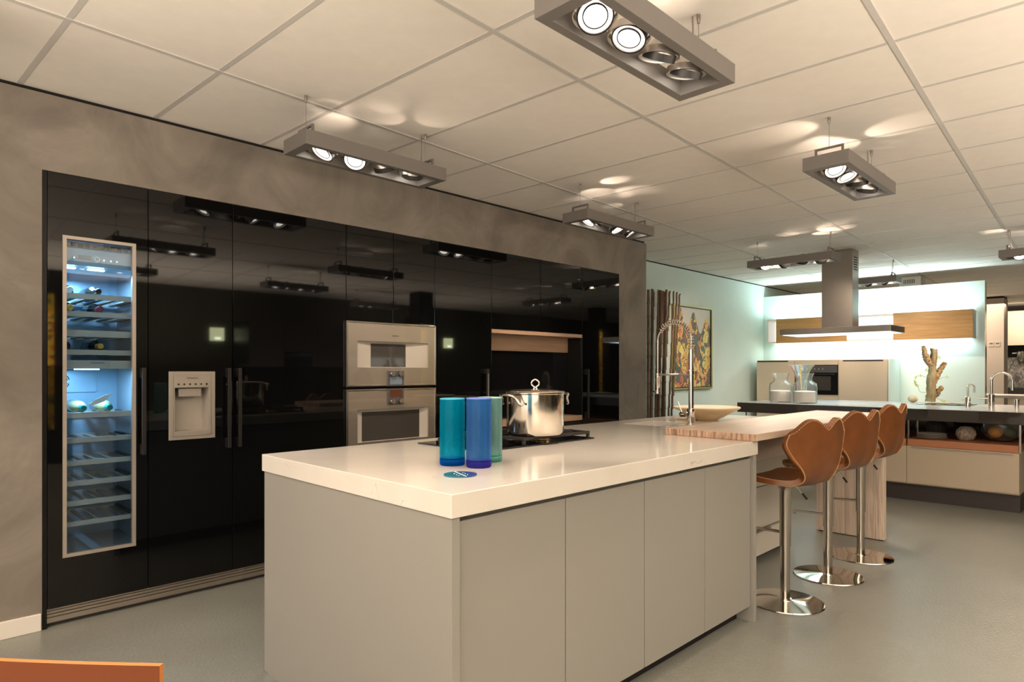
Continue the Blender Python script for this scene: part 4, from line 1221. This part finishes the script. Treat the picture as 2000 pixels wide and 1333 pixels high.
wc = thing('wall_cabinet', 'long wall cabinet with two honey oak fronts and a lit white middle', 'cabinet', fp_(1.5, .2, 1.9))
CZ0, CZ1 = 1.722, 2.098
fbox(.18, 2.85, .002, .33, CZ0 + .002, CZ0 + .020).build('bottom_board', M['white'], wc)
fbox(.18, 2.85, .002, .33, CZ1 - .020, CZ1 - .002).build('top_board', M['white'], wc)
fbox(.18, 2.85, .0025, .02, CZ0 + .021, CZ1 - .021).build('lit_back', M['led_panel'], wc)
for a0, a1 in ((.18, .20), (2.825, 2.85)):
    fbox(a0, a1, .021, .33, CZ0 + .021, CZ1 - .021).build('side', M['white'] if a0 < 1 else M['steel_brushed'], wc)
fbox(.325, 1.340, .331, .352, CZ0, CZ1).build('oak_front', M['cab_wood'], wc)
fbox(1.94, 2.855, .331, .352, CZ0, CZ1).build('oak_front', M['cab_wood'], wc)
fbox(2.83, 2.857, .022, .331, CZ0, CZ1).build('steel_end', M['steel_brushed'], wc)
fbox(.22, 2.80, .03, .07, CZ1 + .001, CZ1 + .02).build('light_strip', M['led'], wc)
fbox(.22, 2.80, .03, .07, CZ0 - .018, CZ0 + .001).build('light_strip', M['led'], wc)
mid = fp_(1.51, .12, CZ1 + .03); area('led_light', mid, (PI, 0, TH), .08, 2.6, LED_W, COOL)
mid = fp_(1.51, .12, CZ0 - .025); area('led_light', mid, (0, 0, TH), .08, 2.6, LED_W * .35, COOL)

# mid-height units below
UZ = 1.452
lu = thing('low_unit', 'cream mid-height kitchen unit with a built-in dark oven', 'cabinet', fp_(1.0, .3))
fbox(.11, 1.925, .002, .56, .10, UZ - .002).build('carcass', M['cream'], lu)
fbox(1.93, 1.955, .002, .60, .0, UZ).build('glass_end', M['satin_glass'], lu)
def ufront(a0, a1, z0, z1, mm, nm):
    return fbox(a0 + .002, a1 - .002, .561, .582, z0, z1).build(nm, mm, lu)
ufront(.11, .68, .10, UZ - .03, M['cream'], 'door'); ufront(1.295, 1.925, .10, UZ - .03, M['cream'], 'door')
ufront(.685, 1.29, UZ - .075, UZ - .004, M['cream'], 'panel')
fbox(.12, .58, .556, .578, UZ - .028, UZ - .012).build('handle_groove', M['handle'], lu)
fbox(1.35, 1.86, .556, .578, UZ - .028, UZ - .012).build('handle_groove', M['handle'], lu)
ov = thing('dark_oven', 'dark glass oven built into the cream unit behind the sand jars', 'oven', fp_(.98, .57))
fbox(.69, 1.285, .5615, .575, .94, UZ - .080).build('oven_front', M['black_glass'], ov)
fbox(.70, 1.275, .576, .582, UZ - .19, UZ - .085).build('control_strip', M['module'], ov)
fbox(.73, 1.24, .576, .600, UZ - .225, UZ - .205).build('handle', M['handle'], ov)
fbox(.74, 1.19, .576, .579, 1.00, UZ - .24).build('window', M['oven_glass'], ov)
for k in range(6):
    a = .80 + .055 * k
    fbox(a, a + .012, .583, .586, UZ - .150, UZ - .125).build('touch_mark', M['panel_alu'], ov)

# extractor hood over the far island
hd = thing('extractor_hood', 'brushed steel extractor hood hanging from the ceiling over the far island', 'hood', (8.0, 2.6, 1.7))
MB().box(7.95, 8.165, 2.437, 2.773, 1.785, CEIL - .001).build('chimney', M['steel_brushed'], hd)
b = MB()
for k in range(5):
    for j in range(6):
        b.obox((8.00 + .026 * k, 2.4365, 2.60 - .028 * j), (.009, .0015, .004), Matrix.Rotation(math.radians(35), 3, 'Y'))
b.build('chimney_vent', M['ink'], hd, kind='stuff')
MB().box(7.70, 8.24, 1.982, 3.165, 1.716, 1.783).build('canopy', M['steel_brushed'], hd, bevel=.002)
MB().box(7.725, 8.215, 2.01, 3.14, 1.709, 1.7155).build('light_panel', M['hood_light'], hd)
area('hood_lamp', (7.97, 2.57, 1.705), (0, 0, 0), .4, 1.0, 12, COOL)

# duct behind the partition
dk = thing('duct_box', 'pale boxed duct with a vertical slot grille above the glass partition', 'duct', (11.0, 2.55, 2.0))
MB().box(10.92, 11.2, 2.42, 2.70, 1.6, CEIL - .001).build('duct_body', M['white'], dk)
for k in range(7):
    MB().box(10.914, 10.921, 2.50 + .022 * k, 2.507 + .022 * k, 2.585, 2.645).build('slot', M['handle'], dk)

# hallway pier with switches, next kitchen
pr = thing('hall_pier', 'beige hall pier with two switch plates right of the glass partition', 'pier', (15.2, 2.1, 0))
MB().box(15.0, 15.45, 1.98, 2.9, 0, 2.655).build('pier_body', M['pier'], pr)
MB().box(15.01, 15.44, 1.99, 2.89, 2.656, CEIL).build('shadow_joint', M['shadow_gap'], pr)
for y0 in (2.035, 2.13):
    sw = MB().box(14.99, 15.0, y0, y0 + .082, 1.742, 1.836).build('switch_plate', M['pier'], pr, bevel=.003)
    MB().box(14.986, 14.991, y0 + .016, y0 + .066, 1.795, 1.815).build('rocker', M['module'], sw)
nk = thing('next_kitchen', 'cream kitchen wall with a black coffee niche and grey marble in the next room', 'cabinet', (17.3, 1.9, 0))
MB().box(17.0, 17.6, .6, 3.4, 1.825, 2.545).build('wall_cupboard', M['cream'], nk)
MB().box(17.28, 17.6, .6, 3.4, 1.58, 1.824).build('niche_back', M['black_frame'], nk)
mb_ = noise_col(mat('grey_marble', (.25, .23, .21), .3), (.11, .10, .09), (.62, .58, .53), scale=7, detail=8, stretch=(1, 2.4, 1), p0=.42, p1=.72, dist=1.4)
MB().box(17.30, 17.6, .6, 3.4, .93, 1.579).build('marble_splashback', mb_, nk)
MB().box(16.9, 17.6, .6, 3.4, .80, .929).build('counter', M['dark_plinth'], nk)
MB().box(16.95, 17.6, .6, 3.4, 0, .799).build('base_units', M['cream'], nk)
cf = thing('coffee_spout', 'chrome coffee spout cup hanging in the black niche of the next kitchen', 'spout', (17.2, 1.985, 1.55))
MB().lathe([(0, 0), (.04, 0), (.045, .05), (.09, .09), (.10, .20), (0, .20)], (17.2, 1.96, 1.49), 24).build('cup', M['chrome'], cf, 50)
MB().tube([(17.2, 2.05, 1.66), (17.2, 2.13, 1.66)], .014, 8).build('peg', M['chrome'], cf, 60)
MB().box(17.19, 17.28, 1.94, 1.98, 1.66, 1.70).build('arm', M['chrome'], cf)
ct = MB().box(12.6, 13.4, 1.2, 2.35, .86, .90).build('side_table_top', M['white'])
sdt = thing('side_table', 'pale table with a thin top in the hall before the pier', 'table', (13.0, 1.75, 0))
ct.name = 'table_top'; ct.parent = sdt; ct.matrix_parent_inverse = Matrix.Translation((-13.0, -1.75, 0))
for xx in (12.7, 13.3):
    for yy in (1.3, 2.25):
        MB().box(xx - .025, xx + .025, yy - .025, yy + .025, 0, .859).build('leg', M['white'], sdt)

# ------------------------------------------------------------------ orange chair in the foreground
oc = thing('orange_chair', 'orange lacquered chair in the near corner, only its curved back showing', 'chair', (.33, 1.42, 0))
A = Vector((.354, 1.136, 0)); B = Vector((.041, 1.521, 0))
mid_ = (A + B) / 2; al = (A - B).normalized(); nr = Vector((al.y, -al.x, 0))   # nr points to the camera side
if nr.dot(-mid_) < 0: nr = -nr
hw_ = (A - B).length / 2
b = MB(); ni_, nj = 24, 8
outer, inner = [], []
for i in range(ni_ + 1):
    s = -1 + 2 * i / ni_
    ro, ri = [], []
    for j in range(nj + 1):
        f = j / nj
        top = .822 + .010 * (1 - s * s)
        z = .52 + (top - .52) * f
        w_ = hw_ * (.90 + .10 * f)
        p = mid_ + al * s * w_ + nr * (.030 * (1 - s * s)) + nr * .04 * f
        ro.append(b.bm.verts.new((p.x, p.y, z))); q = p - nr * .010
        ri.append(b.bm.verts.new((q.x, q.y, z)))
    outer.append(ro); inner.append(ri)
edge_faces = []
for i in range(ni_):
    for j in range(nj):
        b.bm.faces.new((outer[i][j], outer[i + 1][j], outer[i + 1][j + 1], outer[i][j + 1]))
        b.bm.faces.new((inner[i][j], inner[i][j + 1], inner[i + 1][j + 1], inner[i + 1][j]))
    for j in (0, nj):
        f = b.bm.faces.new((outer[i][j], inner[i][j], inner[i + 1][j], outer[i + 1][j])); f.material_index = 1
for i in (0, ni_):
    for j in range(nj):
        f = b.bm.faces.new((outer[i][j], outer[i][j + 1], inner[i][j + 1], inner[i][j])); f.material_index = 1
ob = b.build('backrest', M['orange'], oc)
ob.data.materials.append(M['orange_edge'])
ctr = mid_ - nr * .24
rzc = Matrix((al, nr, Vector((0, 0, 1)))).transposed()
MB().obox((ctr.x, ctr.y, .452), (.205, .20, .008), rzc).build('seat', M['orange'], oc, bevel=.004)
for sx_2 in (-1, 1):
    for sy_2 in (-1, 1):
        p0_ = ctr + al * .18 * sx_2 + nr * .17 * sy_2; p1_ = ctr + al * .21 * sx_2 + nr * .21 * sy_2
        MB().tube([(p0_.x, p0_.y, .444), (p1_.x, p1_.y, 0)], .009, 10).build('leg', M['chrome'], oc, 60)
    p0_ = ctr + al * .15 * sx_2 + nr * .19; p1_ = mid_ + al * .15 * sx_2 + nr * .006
    MB().tube([(p0_.x, p0_.y, .45), (p1_.x, p1_.y, .56)], .008, 8).build('back_stay', M['chrome'], oc, 60)

# ------------------------------------------------------------------ ceiling spot fixtures
FZ0, FZ1 = 2.402, 2.476
FLN, FWD = .88, .242
def frame_mesh():
    b = MB()
    hx, hy, wl_ = FLN / 2, FWD / 2, .036
    b.cells([-hx, -hx + .05, hx - .05, hx], [-hy, -hy + wl_, hy - wl_, hy], lambda x, y: not (abs(x) < hx - .05 and abs(y) < hy - wl_), FZ0, FZ1)
    return b.mesh('fixture_frame', M['frame'])
FR_ME = frame_mesh()
def bracket_mesh():
    b = MB(); h = .052; w = .075
    b.box(-.006, .006, -w, -w + .010, FZ1, FZ1 + h); b.box(-.006, .006, w - .010, w, FZ1, FZ1 + h); b.box(-.006, .006, -w + .01, w - .01, FZ1 + h - .010, FZ1 + h)
    return b.mesh('bracket', M['frame'])
BR_ME = bracket_mesh()
def wire_mesh():
    b = MB(); b.tube([(0, 0, FZ1 + .05), (0, 0, CEIL - .03)], .0013, 6); b.lathe([(0, 0), (.005, 0), (.008, .018), (.008, .034), (0, .034)], (0, 0, CEIL - .034), 12)
    return b.mesh('suspension_wire', M['cable'])
WI_ME = wire_mesh()
def cord_mesh():
    b = MB(); b.tube(catmull([(.012, 0, CEIL - .002), (.014, .004, CEIL - .09), (.02, .006, FZ1 + .06), (.05, .01, FZ1 - .01)], 14), .0032, 6)
    return b.mesh('power_cord', M['cable'])
CO_ME = cord_mesh()
# lamp head, axis -z = light direction
CAN_ME = MB().lathe([(.056, -.012), (.058, .0), (.054, .022), (.036, .050), (.018, .058), (.018, .075), (0, .075)], n=28).mesh('lamp_can', M['can'], 50)
COL_ME = MB().lathe([(.0585, -.014), (.0605, -.014), (.0605, .012), (.0585, .012)], n=28).mesh('lamp_collar', M['can_dark'], 40)
RIM_ME = MB().lathe([(.055, -.008), (.0415, -.004)], n=28).mesh('lamp_rim', M['lamp_rim'], 60)
LIP_ME = MB().lathe([(.0415, -.010), (.0375, -.010), (.0375, .002), (.0415, .002)], n=28).mesh('lamp_lip', M['can_dark'], 40)
GLO_ME = MB().lathe([(.0375, -.004), (0, -.004)], n=28).mesh('lamp_glass', M['lamp'], 60)
GIM_ME = MB().lathe([(.070, -.012), (.074, -.012), (.074, .012), (.070, .012)], n=32).mesh('gimbal_ring', M['can'], 40)
def spot_light(name, loc, d, w, size=62, blend=.75, rad=.035, parent=None):
    l = bpy.data.lights.new(name, 'SPOT'); l.energy = w; l.color = WARM; l.spot_size = math.radians(size); l.spot_blend = blend; l.shadow_soft_size = rad
    o = bpy.data.objects.new(name, l); COL.objects.link(o)
    o.rotation_mode = 'QUATERNION'; o.rotation_quaternion = Vector(d).normalized().to_track_quat('-Z', 'Y')
    o.location = loc
    o.parent = parent
    return o
def fixture(cx, cy, along, dirs, label, wires=(1, 1), power=1.0, leak=1.0, cords=(0, 1)):
    """along 'X' or 'Y': direction of the long side; dirs are four world directions of the heads"""
    rot = 0 if along == 'X' else -PI / 2
    t = thing('ceiling_spotlight', label, 'spotlight', (cx, cy, 0), rot, 'grey four-lamp spotlights under the ceiling')
    link('fixture_frame', FR_ME, t, bevel=.002)
    Rz = Matrix.Rotation(rot, 3, 'Z')
    for k, s in enumerate((-1, 1)):
        o = link('bracket', BR_ME, t); o.location = (s * (FLN / 2 - .062), 0, 0)
        o = link('suspension_wire', WI_ME, t); o.location = (s * (FLN / 2 - .062), 0, 0)
        if cords[k]:
            o = link('power_cord', CO_ME, t); o.location = (s * (FLN / 2 - .062), .02, 0); 
            if s > 0: o.rotation_euler = (0, 0, PI)
    for k, d in enumerate(dirs):
        xl = -.283 + k * .189
        head = bpy.data.objects.new('lamp_head', CAN_ME); COL.objects.link(head); head.parent = t
        dl = Rz.inverted() @ Vector(d).normalized()
        q = dl.to_track_quat('-Z', 'Y')
        head.location = (xl, 0, 2.430); head.rotation_mode = 'QUATERNION'; head.rotation_quaternion = q
        for nm, me in (('lamp_collar', COL_ME), ('lamp_rim', RIM_ME), ('lamp_lip', LIP_ME), ('lamp_glass', GLO_ME)):
            link(nm, me, head)
        g = link('gimbal_ring', GIM_ME, t); g.location = (xl, 0, 2.437)
        g.rotation_euler = (.35 * dl.y, -.35 * dl.x, 0)
        spot_light('spot', (Vector((xl, 0, 2.430)) + dl * .02), dl, SPOT_W * power, parent=t)
    if leak:
        rl = random.Random(int(cx * 100 + cy * 37))
        for k, d in enumerate(dirs):
            xl = -.283 + k * .189
            dl = Rz.inverted() @ Vector(d).normalized()
            for q in range(2):
                up = Vector((-dl.x * .8 + rl.uniform(-.5, .5), -dl.y * .8 + rl.uniform(-.5, .5), .75))
                spot_light('leak', Vector((xl, 0, 2.487)) + Vector((up.x, up.y, 0)) * .05, up, LEAK_W * leak * rl.choice((.25, .5, 1.0)), rl.uniform(28, 75), rl.uniform(.35, 1), .008, t)
    return t
fixture(1.925, 1.265, 'X', [(-.40, -.36, -.84), (-.38, -.02, -.92), (.22, .50, -.83), (.20, .46, -.86)], 'four-lamp grey spotlight over the near end of the island, largest in the photo', power=.9)
fixture(1.945, 3.050, 'X', [(-.52, .02, -.85), (-.46, -.48, -.74), (.50, .30, -.81), (.28, .52, -.80)], 'four-lamp grey spotlight in front of the wine fridge and larder cabinets')
fixture(4.135, 3.035, 'X', [(-.48, .30, -.82), (.0, .58, -.81), (.10, -.46, -.88), (.35, -.44, -.83)], 'four-lamp grey spotlight in front of the niche cabinet and plaster pier')
fixture(4.125, 1.268, 'X', [(-.45, -.42, -.80), (-.10, -.38, -.92), (.42, .12, -.90), (.42, .35, -.84)], 'four-lamp grey spotlight over the bar stools')
fixture(6.835, 2.675, 'Y', [(-.60, -.45, -.70), (.53, .77, -.37), (.50, .30, -.84), (.86, .36, -.40)], 'four-lamp grey spotlight in front of the extractor hood chimney', power=2.4)
fixture(9.13, 2.700, 'Y', [(.75, .35, -.7), (.8, .1, -.62), (.8, -.25, -.6), (.75, -.35, -.6)], 'four-lamp grey spotlight behind the hood, half hidden by the chimney', power=.8, leak=.3, cords=(0, 1))
fixture(7.975, .640, 'Y', [(-.62, -.35, -.70), (.60, .68, -.42), (.05, .35, -.94), (.36, .70, -.60)], 'four-lamp grey spotlight at the right picture edge, over the far island', cords=(1, 0), power=2.2)
fixture(4.12, -.52, 'X', [(-.3, .4, -.87), (.3, .3, -.9), (.2, .45, -.87), (.45, .35, -.82)], 'four-lamp grey spotlight mirrored in the larder door left of the ovens', power=.5)
fixture(1.93, -.52, 'X', [(-.2, .5, -.84), (.1, .45, -.88), (.25, .5, -.83), (.4, .2, -.9)], 'four-lamp grey spotlight mirrored close beside the wine fridge window', power=.5)
fixture(6.3, -1.9, 'X', [(-.2, .3, -.93), (.1, .4, -.9), (.2, .2, -.95), (.4, .2, -.9)], 'four-lamp grey spotlight mirrored smallest of all above the ovens', power=.6)
fixture(-.27, 1.268, 'X', [(-.2, .2, -.9), (.4, .3, -.85), (.6, .1, -.8), (.5, .4, -.8)], 'four-lamp grey spotlight nearest the shop front, before the island end', power=.7)
fixture(-.27, 3.050, 'X', [(-.2, .2, -.9), (.2, .3, -.9), (.55, -.25, -.8), (.6, .2, -.8)], 'four-lamp grey spotlight before the plain plaster wall, left of the wine fridge', power=.7)
# lamps of the neighbouring room beyond the partition
area('hall_light', (14.0, 2.6, 2.55), (0, 0, 0), 2.5, 1.5, 100, (1, .80, .62))
area('hall_light', (16.3, 1.8, 2.5), (0, math.radians(-30), 0), .6, 1.5, 30, (1, .84, .66))

# ------------------------------------------------------------------ the showroom behind, as mirrored in the black fronts
def sconce(x, label):
    t = thing('wall_sconce', label, 'lamp', (x, YS, 1.9))
    MB().box(x - .11, x + .11, YS + .001, YS + .07, 1.80, 2.02).build('lamp_box', emit('sconce_glow', (.78, .82, .45), 13), t, bevel=.008)
    MB().box(x - .05, x + .05, YS + .071, YS + .075, 1.82, 1.86).build('bulb_glow', emit('sconce_hot', (1, 1, .75), 28), t)
sconce(4.17, 'square glowing wall lamp mirrored above the ice dispenser')
sconce(9.23, 'square glowing wall lamp mirrored in the cabinet right of the ovens')
m = mat('gold_mosaic', (.5, .3, .05), .25, .3)
n, l, bs = nodes(m)
mp = tex_coord(m, (28, 28, 28))
vo = n.new('ShaderNodeTexWhiteNoise'); 
fl = n.new('ShaderNodeVectorMath'); fl.operation = 'FLOOR'
l.new(mp.outputs[0], fl.inputs[0]); l.new(fl.outputs[0], vo.inputs['Vector'])
rp = n.new('ShaderNodeValToRGB'); rp.color_ramp.interpolation = 'CONSTANT'
rp.color_ramp.elements[0].color = (.85, .55, .06, 1); rp.color_ramp.elements[1].position = .4; rp.color_ramp.elements[1].color = (.75, .22, .03, 1)
for p_, c_ in ((.6, (.25, .30, .06)), (.75, (.9, .65, .12)), (.9, (.12, .10, .05))):
    e = rp.color_ramp.elements.new(p_); e.color = (*c_, 1)
l.new(vo.outputs['Value'], rp.inputs[0]); l.new(rp.outputs[0], bs.inputs['Base Color'])
M['mosaic'] = m
def column(x, y, w, z0, z1, label):
    t = thing('mosaic_column', label, 'column', (x, y, 0))
    MB().box(x - w / 2, x + w / 2, y - w / 2, y + w / 2, 0, 2.25).build('cladding', M['black_frame'], t)
    MB().box(x - w * .36, x + w * .36, y - w * .36, y + w * .36, 2.251, CEIL).build('neck', M['black_frame'], t)
    MB().box(x - w / 2, x - w / 2 + .10, y + w / 2, y + w / 2 + .02, z0, z1).build('mosaic_strip', M['mosaic'], t)
    l_ = spot_light('mosaic_fill', (x - .1, y + .9, 2.45), (0, -.75, -.9), 140, 60, .6)  # added lamp that brightens the mosaic strip, no fitting there
column(7.0, -1.5, .42, .55, 2.02, 'dark column with a gold mosaic strip mirrored in the silver oven glass')
column(11.5, -1.0, .40, .83, 2.2, 'dark column with a gold mosaic strip mirrored in the last black cabinet')
column(1.86, -3.1, .34, .48, 2.35, 'dark column with a gold mosaic strip mirrored beside the wine fridge frame')
rk = thing('rear_kitchen', 'dark kitchen row mirrored between the dispenser fridge and the ovens', 'cabinet', (5.0, -3.0, 0))
for k in range(3):
    MB().box(4.35 + .6 * k, 4.948 + .6 * k, -3.2, -2.6, .1, 2.1).build('tall_unit', M['black_frame'], rk)
    MB().box(4.352 + .6 * k, 4.946 + .6 * k, -2.599, -2.578, .1, 2.1).build('door', M['handle'], rk)
MB().box(4.95, 5.45, -2.577, -2.56, 1.15, 1.6).build('oven_front', M['black_glass'], rk)
rb = thing('rear_sideboard', 'low dark sideboard with a pale blue back panel, mirrored left of the ovens', 'sideboard', (7.1, -2.7, 0))
MB().box(6.2, 8.4, -3.0, -2.4, .05, .84).build('body', M['black_frame'], rb)
MB().box(6.2, 8.4, -3.05, -3.01, .85, 1.55).build('back_panel', mat('pale_blue_panel', (.45, .55, .62), .5), rb)
spot_light('sideboard_spot', (7.2, -1.7, 2.45), (0, -.8, -.9), 22, 80, .7)
def urn(x, y, s, label):
    o = MB().lathe([(0, 0), (.10 * s, 0), (.12 * s, .03 * s), (.17 * s, .18 * s), (.19 * s, .30 * s), (.16 * s, .40 * s), (.07 * s, .47 * s), (.06 * s, .50 * s), (.09 * s, .53 * s), (.08 * s, .53 * s)], (x, y, .841), 40).build('clay_urn', M['ribbed_dark'], None, 60)
    tag(o, label, 'urn')
urn(6.45, -2.6, 1.0, 'dark clay urn on the rear sideboard, mirrored just left of the ovens')
urn(7.1, -2.6, 1.25, 'bigger dark clay urn mirrored in the silver oven door')
